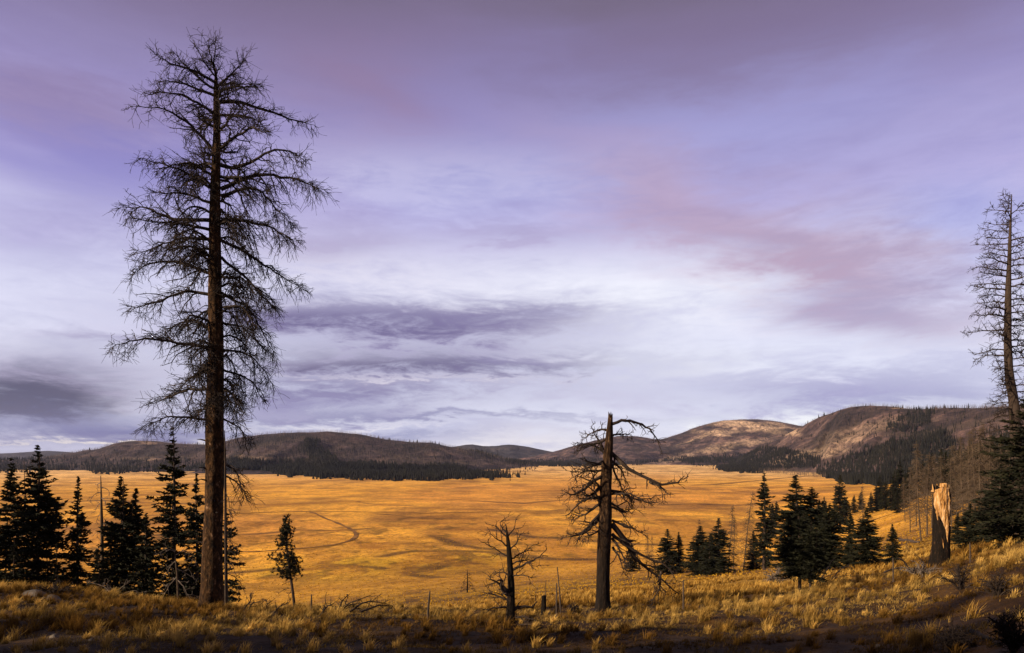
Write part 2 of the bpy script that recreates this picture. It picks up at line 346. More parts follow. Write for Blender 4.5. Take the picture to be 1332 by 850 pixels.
def build_ground():
    azd = np.concatenate([np.arange(-180, -44, 2.0), np.arange(-44, 44, .14), np.arange(44, 180.01, 2.0)])
    azr = np.radians(azd); azr[-1] = math.pi
    rr = np.concatenate([[0.3], np.exp(np.concatenate([np.linspace(math.log(1.2), math.log(180), 230), np.linspace(math.log(180), math.log(1800), 290)[1:], np.linspace(math.log(1800), math.log(13500), 80)[1:]]))])
    A, R = np.meshgrid(azr, rr, indexing='ij')
    X = R*np.sin(A); Y = R*np.cos(A); Z = ground(X, Y)
    na, nr = A.shape
    idx = np.arange(na*nr).reshape(na, nr)
    Q = np.stack([idx[:-1, :-1], idx[1:, :-1], idx[1:, 1:], idx[:-1, 1:]], -1).reshape(-1, 4)[:, ::-1]
    # kinds of ground cover: dark litter on the near ridge, straw on the slopes, gold hay in the valley
    gold = np.array([.78, .38, .040]); orange = np.array([.70, .315, .045]); peach = np.array([.92, .59, .25]); yellow = np.array([.56, .335, .012])
    brown = np.array([.27, .125, .028]); soil = np.array([.034, .015, .004]); straw = np.array([.32, .155, .020]); olive = np.array([.30, .165, .012])
    def mx(a, b, t): return a*(1-t[..., None])+b*t[..., None]
    col = np.broadcast_to(gold, X.shape+(3,)).copy()
    n1 = fbm(X/90, Y/140, 21, 5); n2 = fbm(X/30, Y/45, 22, 4); n3 = fbm(X/260, Y/400, 23, 4); n4 = fbm(X/14, Y/22, 24, 5)
    col = mx(col, orange, sstep(.45, .6, n3)); 
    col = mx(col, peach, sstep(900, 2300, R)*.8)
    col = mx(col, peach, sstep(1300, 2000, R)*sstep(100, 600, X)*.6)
    with np.errstate(divide='ignore', invalid='ignore'):
        px = np.where(Y > 1, CX+F*X/np.maximum(Y, 1), -9999); py = np.where(Y > 1, HY-F*Z/np.maximum(Y, 1), 9999)
    far = sstep(230, 300, R)
    def patch(c, cx, cy, sx, sy, amt, rot=0, ns=.35):
        nonlocal col
        w = blob(px+(n1-.5)*160, py+(n2-.5)*18+(n1-.5)*16, cx, cy, sx, sy, rot)*(.45+1.1*n4)
        col = mx(col, c, np.clip(sstep(.15, .85, w)*amt*far, 0, 1))
    col = mx(col, brown, sstep(.54, .72, n4)*.28*far)
    for sd_, w_, a_ in ((301, .020, .55), (302, .015, .5), (303, .012, .45)):      # winding damp hollows and game trails
        rg_ = np.abs(fbm(X/190+sd_, Y/150, sd_, 4)-.5); col = mx(col, brown*.6, sstep(w_, w_*.25, rg_)*a_*far*sstep(.42, .55, fbm(X/120, Y/160, sd_+9, 3)))
    patch(yellow, 520, 750, 210, 32, .75); patch(yellow, 610, 727, 60, 8, .7)
    amber = np.array([.43, .185, .022])
    patch(amber, 640, 683, 130, 14, .8, 4); patch(amber, 600, 703, 60, 10, .8, 8); patch(brown, 600, 706, 30, 4, .6, 12); patch(amber, 470, 711, 40, 7, .9, 4)
    patch(amber, 720, 715, 100, 12, .8, 12); patch(brown, 200, 690, 180, 5, .5); patch(brown, 900, 657, 140, 4, .65); patch(amber, 860, 690, 130, 12, .7)
    patch(brown, 300, 668, 200, 2.5, .5); patch(brown, 1040, 668, 60, 6, .5); patch(brown, 720, 648, 90, 2.5, .5); patch(brown, 560, 656, 120, 2.5, .35)
    col = mx(col, brown, sstep(.56, .68, n2)*.35*far); col = mx(col, brown, sstep(.57, .7, n1)*.5*far)
    for c in CREEK:
        w = [valley(*p) for p in c]; d = poly_dist(X+(n2-.5)*8, Y+(n2-.5)*8, w)
        wid = 2.2+w[0][1]*.0035
        col = mx(col, brown*.33, sstep(wid*1.8, wid*.4, d)*.85)
    n5 = fbm(X/7, Y/11, 28, 4); n6 = fbm(X/22, Y/40, 29, 4); col = mx(col, olive*.5, sstep(.47, .62, n5)*.85*sstep(800, 380, R)*far*sstep(.38, .55, n6)); col = mx(col, amber, sstep(.5, .65, n6)*.5*far*sstep(1500, 700, R))
    # near slopes
    sl = 1-sstep(170, 300, R); nz = fbm(X/5, Y/7, 25, 4)
    near = 1-sstep(24, 40, R+(n2-.5)*16)
    slope = mx(np.broadcast_to(straw, X.shape+(3,)), olive, sstep(.4, .6, n1)*.7)
    slope = mx(slope, soil*2.4, sstep(.50, .66, nz)*.8)
    col = mx(col, slope, sl)
    dry = mx(np.broadcast_to(soil, X.shape+(3,)), straw*.30, sstep(.5, .68, fbm(X/1.3, Y/1.3, 27, 4))*.7)
    col = mx(col, dry, near)
    tint = col.reshape(-1, 3)
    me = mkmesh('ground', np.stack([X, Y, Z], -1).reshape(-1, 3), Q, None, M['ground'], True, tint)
    tag(obj('ground', me), kind='structure')
build_ground()

def strip(name, pts, width, label):
    w = [valley(*p) for p in pts]; P = spline(np.array([(a, b, 0) for a, b in w]), len(w)*14)
    T = np.gradient(P, axis=0); T /= np.linalg.norm(T, axis=1, keepdims=True); S = np.stack([-T[:, 1], T[:, 0], T[:, 2]*0], -1)
    k = np.arange(len(P)); wd = width*(.5+.45*(vnoise(k/7., k*0., 5)-.5))*np.clip(np.minimum(k, len(P)-1-k)/14., .12, 1)
    L = P+S*wd[:, None]; R = P-S*wd[:, None]
    for a in (L, R): a[:, 2] = ground(a[:, 0], a[:, 1])+.22
    V = np.stack([L, R], 1).reshape(-1, 3); i = np.arange(len(P)-1)*2
    Q = np.stack([i+1, i, i+2, i+3], -1)
    Q = Q[:, ::-1] if np.cross(V[1]-V[0], V[2]-V[0])[2] > 0 else Q
    tag(obj(name, mkmesh(name, V, Q, None, M['road'], True)), kind='structure', label=label)
strip('dirt_road', ROADS[0], 3.2, 'faint dirt road crossing the golden valley floor')
strip('dirt_track', ROADS[1], 2.8, 'dark curved dirt track bending back across the golden valley')
strip('dirt_path', ROADS[2], 3.0, 'thin dark path leading east over the valley grass')

# ------------------------------------------------------------------ hill meshes
LIT_PATCHES = [(975, 553, 60, 7, .95, 6), (940, 563, 34, 5, .8, 0), (1015, 558, 24, 6, .8, 20), (905, 572, 26, 4, .5, -20), (1060, 590, 42, 8, .6, -8), (1095, 575, 40, 6, .35, -20), (1030, 600, 30, 6, .5, 0), (880, 596, 40, 4, .45, -12), (950, 580, 60, 6, .45, -10), (1172, 531, 10, 2.5, 1, 10),  # sunlight between cloud shadows, painted on the hills as pale patches
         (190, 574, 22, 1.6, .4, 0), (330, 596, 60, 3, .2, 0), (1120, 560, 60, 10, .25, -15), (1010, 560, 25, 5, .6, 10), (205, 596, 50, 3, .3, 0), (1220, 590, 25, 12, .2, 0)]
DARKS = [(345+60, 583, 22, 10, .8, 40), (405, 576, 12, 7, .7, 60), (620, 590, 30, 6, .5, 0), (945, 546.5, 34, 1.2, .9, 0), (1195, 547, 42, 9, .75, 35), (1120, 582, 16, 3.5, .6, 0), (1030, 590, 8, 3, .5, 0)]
def build_hill(h):
    x0, x1 = h['cx'][0], h['cx'][-1]
    pxs = np.concatenate([np.arange(x0, max(x0, -20), 6), np.arange(max(x0, -20), min(x1, 1352), 1.6), np.arange(min(x1, 1352), x1, 6), [x1]])
    pxs = np.unique(pxs)
    ts = np.concatenate([np.linspace(0, 1, 90), np.linspace(1.03, 1+h['back'], 24)])
    PX, TT = np.meshgrid(pxs, ts, indexing='ij')
    dc = np.interp(PX, h['Dc'][:, 0], h['Dc'][:, 1]); db = np.interp(PX, h['Db'][:, 0], h['Db'][:, 1])
    Y = db+TT*(dc-db); X = (PX-CX)/F*Y; Z = hillz(h, PX, Y)
    py = HY-Z/Y*F
    n = fbm(X/160, Y/160, 41, 5); n2 = fbm(X/50, Y/50, 42, 4)
    sunlit = np.zeros_like(Z); drk = np.zeros_like(Z)
    for cx, cy, sx, sy, a, r in LIT_PATCHES: sunlit = np.maximum(sunlit, sstep(.2, .8, blob(PX+(n-.5)*40, py+(n2-.5)*10, cx, cy, sx, sy, r))*a)
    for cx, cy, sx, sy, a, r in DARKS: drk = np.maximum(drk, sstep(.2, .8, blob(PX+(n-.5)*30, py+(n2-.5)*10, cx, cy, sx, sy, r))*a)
    sunlit *= (TT < 1.05); drk = np.maximum(drk, sstep(.57, .66, n)*.5)
    idx = np.arange(PX.size).reshape(PX.shape)
    Q = np.stack([idx[:-1, :-1], idx[1:, :-1], idx[1:, 1:], idx[:-1, 1:]], -1).reshape(-1, 4)
    me = mkmesh(h['name'], np.stack([X, Y, Z], -1).reshape(-1, 3), Q, None, M['hill_far'] if 'far' in h['name'] else (M['hill_dark'] if 'left' in h['name'] else M['hill']), True, np.stack([sunlit, drk, drk*0], -1).reshape(-1, 3))
    tag(obj(h['name'], me), kind='structure')
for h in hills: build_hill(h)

# ------------------------------------------------------------------ far woods (nobody could count them)
def inpoly(x, y, poly):
    c = np.zeros(x.shape, bool); j = len(poly)-1
    for i in range(len(poly)):
        xi, yi = poly[i]; xj, yj = poly[j]
        c ^= ((yi > y) != (yj > y)) & (x < (xj-xi)*(y-yi)/((yj-yi)+1e-12)+xi); j = i
    return c
def sample(poly, n, Dlo, Dhi, seed, power=1.0):
    """random places on the land that lie inside the wood's outline"""
    g = np.random.default_rng(seed); xs = [p[0] for p in poly]
    out = []; got = 0
    for _ in range(60):
        px = g.uniform(min(xs), max(xs), 40000); Y = Dlo*(Dhi/Dlo)**g.uniform(0, 1, 40000); z = surf(px, Y); py = HY-z/Y*F
        wx = fbm(px/26., Y/90., 81, 4)-.5; wy = fbm(px/9., Y/40., 82, 4)-.5; k = inpoly(px+wx*24, py+wy*8+wx*5, poly); out.append(np.stack([(px[k]-CX)/F*Y[k], Y[k], z[k]], -1)); got += k.sum()
        if got > n: break
    return np.concatenate(out)[:n] if out else np.zeros((0, 3))
def far_conifers(P, hlo, hhi, seed, wr=.17):
    g = np.random.default_rng(seed); n = len(P); H = g.uniform(hlo, hhi, n)*(.6+.4*g.random(n)); mb = MB()
    S = 6
    for lo, hi, w in ((.02, .55, 1.0), (.28, .80, .72), (.55, 1.0, .42)):       # three ragged skirts per tree
        th = np.arange(S)[None]*TAU/S+g.uniform(0, TAU, (n, 1))
        rad = H[:, None]*wr*w*g.uniform(.55, 1.25, (n, S))
        ring = np.stack([P[:, 0:1]+rad*np.cos(th), P[:, 1:2]+rad*np.sin(th), P[:, 2:3]+H[:, None]*(lo+g.uniform(-.05, .05, (n, S)))], -1)
        top = P+np.stack([H*0, H*0, H*hi], -1); top[:, :2] += g.normal(0, .01, (n, 2))*H[:, None]
        V = np.concatenate([ring, top[:, None]], 1); b = np.arange(n)[:, None]*(S+1)
        T = np.stack([b+np.arange(S)[None], b+(np.arange(S)[None]+1) % S, b+S+np.zeros((1, S), int)], -1).reshape(-1, 3)
        mb.add(V, None, T)
    return mb
def far_sticks(P, hlo, hhi, seed, r=.28, br=5):
    g = np.random.default_rng(seed); n = len(P); H = g.uniform(hlo, hhi, n); mb = MB()
    lean = g.normal(0, .05, (n, 2))
    T0 = P.copy(); T0[:, 2] -= .5; T1 = P.copy(); T1[:, 2] += H; T1[:, :2] += lean*H[:, None]
    mb.tubes(np.stack([T0, T1], 1), np.stack([np.full(n, r), np.full(n, r*.25)], 1), 3)
    for k in range(br):                                                          # stubs of limbs as slivers
        f = g.uniform(.3, .92, n); a = g.uniform(0, TAU, n); L = H*.13*(1.15-f)*g.uniform(.5, 1.3, n)
        B = P+(T1-P)*f[:, None]; E = B+np.stack([np.cos(a)*L, np.sin(a)*L, -L*.25], -1)
        up = np.zeros((n, 3)); up[:, 2] = r*.8
        V = np.stack([B-up, B+up, E], 1); b = np.arange(n)[:, None]*3
        mb.add(V, None, b+np.array([[0, 1, 2]]))
    return mb
woods = [
 ([(-120, 600), (60, 597), (150, 599), (200, 600), (275, 602), (300, 606), (300, 616), (250, 613), (190, 615), (120, 616), (108, 609), (60, 613), (-120, 616)], 3000, 1400, 3000, 11),
 ([(262, 605), (300, 601), (350, 600), (400, 603), (470, 605), (560, 607), (610, 607), (600, 612), (500, 612), (480, 619), (440, 620), (360, 619), (350, 612), (270, 614)], 7000, 1300, 2600, 12),
 ([(355, 608), (470, 606), (560, 611), (620, 616), (676, 621.5), (640, 624.5), (540, 625.5), (450, 623), (370, 619)], 2600, 1150, 2400, 13),
 ([(590, 603), (700, 598), (780, 599), (870, 600), (800, 605.5), (720, 607), (640, 607)], 3000, 2500, 4300, 14),
 ([(860, 599), (960, 590), (1000, 583), (1040, 588), (1068, 600), (1050, 608), (1000, 613), (965, 615), (932, 611), (960, 603), (900, 604)], 5200, 1500, 3600, 15),
 ([(1056, 605), (1100, 596), (1130, 586), (1160, 576), (1200, 568), (1235, 564), (1245, 600), (1200, 626), (1150, 631), (1110, 631), (1056, 615)], 4600, 650, 2200, 16),
 ([(1150, 550), (1180, 536), (1222, 535), (1210, 552), (1180, 566), (1155, 564)], 700, 900, 2600, 17),
 ([(395, 575), (412, 572), (425, 585), (440, 602), (405, 600)], 600, 1500, 3000, 18),
 ([(620, 583), (640, 586), (665, 590), (640, 600), (610, 596)], 500, 2500, 5600, 20),
 ([(1230, 575), (1290, 560), (1420, 545), (1420, 640), (1332, 640), (1240, 625)], 1500, 380, 1500, 19),
]
for i, (poly, n, lo, hi, sd) in enumerate(woods):
    P = sample(poly, n, lo, hi, sd)
    if len(P) == 0: continue
    o = obj('forest', far_conifers(P, 12, 19, sd).mesh('forest', M['far_needles']))
    tag(o, 'dark evergreen wood along the foot of the far hills', kind='stuff')
g0 = np.random.default_rng(5)
# lone trees dotted over the valley edge and hills
def scattered(n, poly, lo, hi, sd, hh=(8, 15)):
    P = sample(poly, n, lo, hi, sd)
    if len(P): tag(obj('forest', far_conifers(P, *hh, sd).mesh('forest', M['far_needles'])), 'sparse evergreens dotted over the hill slopes', kind='stuff')
scattered(900, [(0, 585), (560, 568), (700, 592), (700, 612), (0, 612)], 1400, 3200, 31)
scattered(260, [(480, 612), (660, 612), (690, 622), (480, 624)], 1300, 2200, 32)
scattered(90, [(900, 602), (1060, 602), (1060, 608), (900, 606)], 1800, 3400, 33)
scattered(1100, [(820, 560), (1000, 550), (1130, 530), (1290, 534), (1290, 600), (1100, 600), (900, 600)], 1200, 4300, 34)
# burnt timber standing on the hills
for poly, n, lo, hi, sd in [([(940, 612), (1030, 555), (1130, 520), (1420, 520), (1420, 640), (1150, 625)], 26000, 500, 3000, 41),
                            ([(0, 610), (150, 570), (290, 570), (400, 555), (640, 580), (700, 608)], 16000, 1500, 3000, 42),
                            ([(700, 603), (780, 565), (980, 540), (1070, 560), (1000, 600)], 6000, 2700, 4600, 43)]:
    P = sample(poly, n, lo, hi, sd)
    tag(obj('burnt_forest', far_sticks(P, 7, 13, sd, .20).mesh('burnt_forest', M['far_snag'])), 'bare burnt timber standing all over the far hillside', kind='stuff')

# ------------------------------------------------------------------ conifers
def conifer_mesh(h, R, seed, dens=1.0, ragged=.3, bare=.06, droop=.25, tuft=.22, tips=(0,), power=.8, gaps=0.0, conical=1.0):
    g = np.random.default_rng(seed); mb = MB()
    segs = []; rad = []
    nb = int(h*15*dens)
    V = []; T = []; cnt = 0
    bends = [(g.uniform(0, TAU), .012*h)]
    for tipk, tipo in enumerate(tips):                       # second leaders give double tops
        hh = h*(1 if tipk == 0 else tipo)
        off = np.array([0, 0]) if tipk == 0 else np.array([R*.36*(1 if seed % 2 else -1), g.normal(0, .2)*R])
        lo = bare if tipk == 0 else .45
        for b in range(int(nb*(1 if tipk == 0 else .45))):
            f = lo+(1-lo)*g.random()**1.0
            f = min(f, .995)
            prof = min(1, ((1-f)/(1-bare))**power*1.12)*(1-.35*max(0, (.18-f)/.18))
            if tipk: prof *= .7
            prof *= .30+.70*min(1, (1-f)/.22)
            L = R*prof*(1-ragged*g.random()**1.3)+.05; tu = tuft*(.55+.45*min(1, (1-f)/.25))
            if g.random() < gaps: L *= .35
            if g.random() < .05: L *= 1.22
            a = g.uniform(0, TAU); z0 = hh*f
            el = (f-.45)*.9*1.0-droop*.4+g.normal(0, .08)
            n = max(3, int(L/tuft*1.7))
            s = (np.arange(n)+g.random(n))/n; s = s[s > .12]
            n = len(s)
            cen = np.stack([L*s*math.cos(el), s*0, L*s*math.sin(el)-droop*L*.5*s*s+droop*L*.55*s**4], -1)
            w = L*.26*(1-s*.75)*(.3+s)
            for side in (-1, 0, 1):
                m = n if side else n
                so = side*w*g.uniform(.5, 1.2, n)
                p = cen.copy(); p[:, 0] -= np.abs(so)*.5*g.random(n); p[:, 1] += so; p[:, 2] += g.normal(0, .03, n)*L-np.abs(so)*.25
                # a tuft: long sliver pair pointing outward
                d = np.stack([np.full(n, 1.0)+g.normal(0, .35, n), np.sign(so+1e-9)*abs(side)*.9+g.normal(0, .35, n), g.normal(.05, .35, n)], -1)
                d /= np.linalg.norm(d, axis=1, keepdims=True)
                ln = tu*g.uniform(.7, 1.5, n)
                q = np.cross(d, g.normal(0, 1, (n, 3))); q /= np.linalg.norm(q, axis=1, keepdims=True)
                q2 = np.cross(d, q)
                for qq in (q, q2):
                    A = p-d*ln[:, None]*.4+qq*ln[:, None]*.22; B = p-d*ln[:, None]*.4-qq*ln[:, None]*.22; Cc = p+d*ln[:, None]*.75+qq*ln[:, None]*.05
                    tri = np.stack([A, B, Cc], 1)
                    ca, sa = math.cos(a), math.sin(a)
                    x = tri[..., 0]*ca-tri[..., 1]*sa+off[0]; y = tri[..., 0]*sa+tri[..., 1]*ca+off[1]
                    tri = np.stack([x, y, tri[..., 2]+z0], -1)
                    V.append(tri.reshape(-1, 3))
            if L > .25:
                pts = np.array([[0, 0, 0], [L*.5*math.cos(el), 0, L*.5*math.sin(el)-droop*L*.1], [L*.9*math.cos(el), 0, L*.9*math.sin(el)-droop*L*.2]])
                x = pts[:, 0]*math.cos(a)+off[0]; y = pts[:, 0]*math.sin(a)+off[1]
                segs.append(np.stack([x, y, pts[:, 2]+z0], -1)); rad.append([.022*h/10+.008, .014, .006])
    V = np.concatenate(V); T = np.arange(len(V)).reshape(-1, 3)
    crown = mkmesh('crown', V, None, T, None)
    tb = MB()
    zz = np.linspace(0, 1, 9); bx = .01*h*np.sin(zz*3+seed)
    tb.tubes(np.stack([bx-bx[0], bx*0, zz*h*.99-(zz == 0)*.6], -1), .016*h*(1-zz)**.8+.012, 7)
    for tipk, tipo in enumerate(tips):
        if tipk:
            o = R*.36*(1 if seed % 2 else -1)
            tb.tubes(np.array([[0, 0, h*.35], [o*.8, 0, h*.5], [o, 0, h*tipo*.98]]), np.array([.05, .04, .012])*h/10, 6)
    tb.tubes(np.array(segs), np.array(rad), 3)
    trunk = tb.mesh('trunk', M['trunk'], True)
    return crown, trunk
PROT = {}
def proto(key, **kw):
    if key not in PROT:
        needles = kw.pop('mat', 'needles'); c, t = conifer_mesh(**kw); c.materials.append(M[needles]); PROT[key] = (c, t, kw['h'], kw['R'])
    return PROT[key]
def conifer(key, px, top, D, label, group, width=None, rot=0, lean=0, name='conifer_tree', sink=.15, cat='tree', **kw):
    c, t, h0, R0 = proto(key, **kw)
    p = gpos(px, D); ztop = (HY-top)/F*D; H = ztop-p.z+sink
    if lean: p.x -= math.tan(lean)*H
    p.z = float(ground(p.x, p.y)); H = ztop-p.z+sink
    s = H/h0; w = s if width is None else (width*1.28/2/F*D)/R0
    e = empty(name, (p.x, p.y, p.z-sink), label, cat, group); e.rotation_euler = (0, lean, rot) if not lean else (0, lean, 0); e.scale = (w, w, s)
    obj('trunk', t, e); obj('crown', c, e)
    return e

GL = 'evergreens standing below the left ridge'
spr = dict(dens=2.0, ragged=.45, tuft=.25)
conifer('l0', -8, 668, 42, 'dark spruce cut by the left edge of the photo', GL, 66, mat='needles', h=9, R=2.2, seed=1, **spr)
conifer('l1', 49, 579, 44, 'tallest double-topped dark spruce near the left edge', GL, 78, h=11, R=2.6, seed=4, dens=2.1, ragged=.45, tuft=.25, tips=(0, .93), power=.68)
conifer('l2', 102, 620, 44, 'slim pointed spruce standing alone left of the bare thin snag', GL, 42, h=9, R=1.7, seed=3, dens=1.8, ragged=.5, tuft=.23, power=.75)
conifer('l3', 157, 620, 43, 'bushy wide spruce with two low tops right of the bare thin snag', GL, 70, h=9, R=2.4, seed=5, dens=2.3, ragged=.4, tuft=.25, tips=(0, .92), power=.65)
conifer('l4', 224, 556, 42, 'tall ragged spruce reaching above the hills left of the big dead pine', GL, 60, h=12, R=2.1, seed=6, dens=1.7, ragged=.6, tuft=.24, gaps=.15, power=.6)
conifer('l5', 190, 668, 39, 'short dark spruce filling the gap before the tall ragged one', GL, 40, h=7, R=1.7, seed=16, dens=2, ragged=.5, tuft=.23, power=.6)
conifer('l6', 256, 616, 40, 'dark spruce pressed against the left side of the big dead pine', GL, 46, h=9, R=1.9, seed=7, dens=2, ragged=.5, tuft=.23, power=.65)
conifer('l7', 296, 668, 36, 'dark bushy spruce peeking out right of the big dead pine trunk', GL, 42, h=7, R=1.6, seed=8, dens=1.1, ragged=.6, tuft=.22, power=.4)
conifer('l8', 74, 706, 40, 'low young spruce between the double-topped and the slim spruce', GL, 24, h=5, R=1.3, seed=9, dens=1.3, ragged=.5, tuft=.22)
conifer('l9', 18, 700, 39, 'low young spruce at the foot of the double-topped spruce', GL, 40, h=5, R=1.6, seed=10, dens=1.3, ragged=.5, tuft=.22)
conifer('l10', 128, 712, 39, 'low young spruce at the foot of the bare thin snag', GL, 34, h=5, R=1.5, seed=12, dens=1.3, ragged=.5, tuft=.22)

# mid grove and right slope
V5 = [dict(h=12, R=2.5, seed=21, dens=1.6, ragged=.35, tuft=.34, power=.75), dict(h=12, R=2.3, seed=22, dens=1.5, ragged=.5, tuft=.34, power=.65),
      dict(h=12, R=2.0, seed=23, dens=1.5, ragged=.45, tuft=.34, power=.8), dict(h=12, R=1.4, seed=24, dens=1.5, ragged=.6, tuft=.33, power=.45, gaps=.1), dict(h=12, R=2.7, seed=25, dens=1.7, ragged=.55, tuft=.34, power=.5, bare=.1), dict(h=12, R=2.9, seed=26, dens=1.25, ragged=.7, tuft=.33, power=.4, bare=.24, gaps=.3, tips=(0, .9))]
GM = 'evergreens in the hollow right of the broken snag'; GR = 'evergreens on the right-hand slope'
def mid(px, top, base, v, width, label, group=GM, lo=60, hi=900, **kw):
    D = solve(px, base, lo, hi)
    return conifer('m%d' % v, px, top, D, label, group, width, rot=px*.7, **V5[v], **kw)
mid(822, 707, 744, 1, 20, 'low dark fir just right of the broken snag trunk')
mid(868, 688, 748, 0, 34, 'dark fir in the left pair of the hollow, the taller left one')
mid(883, 692, 746, 2, 19, 'slim fir on the right of the left pair in the hollow')
mid(911, 684, 748, 0, 42, 'broad dark fir at the left end of the middle clump')
mid(935, 674, 747, 0, 38, 'tallest pointed fir of the middle clump in the hollow')
mid(924, 694, 749, 1, 30, 'low fir wedged between the two bigger firs of the middle clump')
mid(1046, 668, 752, 4, 54, 'dense low fir at the front of the big dark clump', lo=40)
mid(980, 691, 742, 2, 24, 'short dark fir between the leaning bare pole and the tall narrow fir')
mid(994, 616, 742, 3, 25, 'tall very narrow fir standing above the middle grove')
mid(1005, 655, 700, 0, 19, 'small fir behind the tall narrow one')
mid(1035, 618, 745, 1, 60, 'tallest fir in the big dark clump right of the narrow fir', lo=50)
mid(1056, 634, 742, 4, 60, 'round-topped fir right of the tallest one in the dark clump', lo=50)
mid(1079, 655, 742, 4, 48, 'bushy fir at the right edge of the big dark clump', lo=50)
mid(1040, 660, 770, 5, 52, 'open nearer fir with bare lower trunks before the dark clump', lo=28, hi=70)
mid(1054, 676, 770, 5, 34, 'young fir beside the open nearer one before the dark clump', lo=28, hi=70)
mid(1093, 618, 690, 0, 26, 'fir on the slope above the dark clump', GR)
mid(1106, 662, 738, 2, 20, 'narrow fir just right of the dark clump', GR)
mid(1127, 660, 738, 0, 44, 'neat conical fir in front of the bare pale pole', GR, lo=40)
mid(1161, 682, 735, 2, 24, 'small conical fir left of the pale broken stump', GR, lo=36)
# big bushy tree at the right edge, and the firs around it
for k, (px, top, base, v, w, lab) in enumerate([
  (1262, 655, 712, 0, 34, 'low dark fir right of the pale broken stump'), (1246, 668, 708, 2, 20, 'small dark fir close right of the pale broken stump'),
  (1230, 588, 674, 0, 30, 'tall dark fir rising behind the pale broken stump'), (1302, 604, 702, 1, 48, 'dark fir crowded against the left side of the big right-edge spruce'),
  (1285, 640, 706, 1, 40, 'dark fir between the stump and the big right-edge spruce')]):
    mid(px, top, base, v, w, lab, GR, lo=30)
conifer('r1', 1333, 520, 34, 'big dark shaggy spruce cut by the right edge', GR, 112, h=8, R=2.4, seed=31, dens=1.7, ragged=.5, tuft=.2, power=.5, bare=.05, mat='needles')
# far slope firs right of the valley
rg = random.Random(4)
def bank(lst, label, group, v=None):
    for px, top, base in lst:
        vv = rg.choice([0, 1, 2, 4]) if v is None else v
        D = solve(px, base, 90, 900)
        conifer('m%d' % vv, px, top, D, label, group, (base-top)*rg.uniform(.34, .44), rot=px, **V5[vv])
bank([(1145, 618, 662), (1152, 625, 664), (1133, 640, 668), (1120, 640, 664), (1111, 644, 668), (1164, 612, 658), (1160, 630, 665), (1171, 600, 655), (1176, 618, 662), (1183, 608, 652), (1140, 632, 666), (1190, 612, 650), (1168, 634, 668)],
     'dark fir in the dense bank at the far edge of the right slope', 'dark firs banked at the far edge of the right slope')
bank([(1200, 600, 640), (1212, 590, 636), (1224, 584, 640), (1236, 590, 645), (1248, 580, 640), (1262, 578, 640), (1275, 575, 640), (1205, 612, 645), (1290, 570, 640), (1302, 565, 645), (1320, 560, 645), (1230, 610, 650), (1256, 604, 655), (1281, 600, 655)],
     'dark fir among the grey dead trees behind the pale broken stump', 'dark firs behind the grey dead stand')
bank([(1010, 652, 676), (1066, 650, 676), (1072, 646, 672), (1086, 648, 676), (1099, 646, 672)], 'small fir dotting the valley edge behind the dark clump', 'small firs dotting the valley edge')

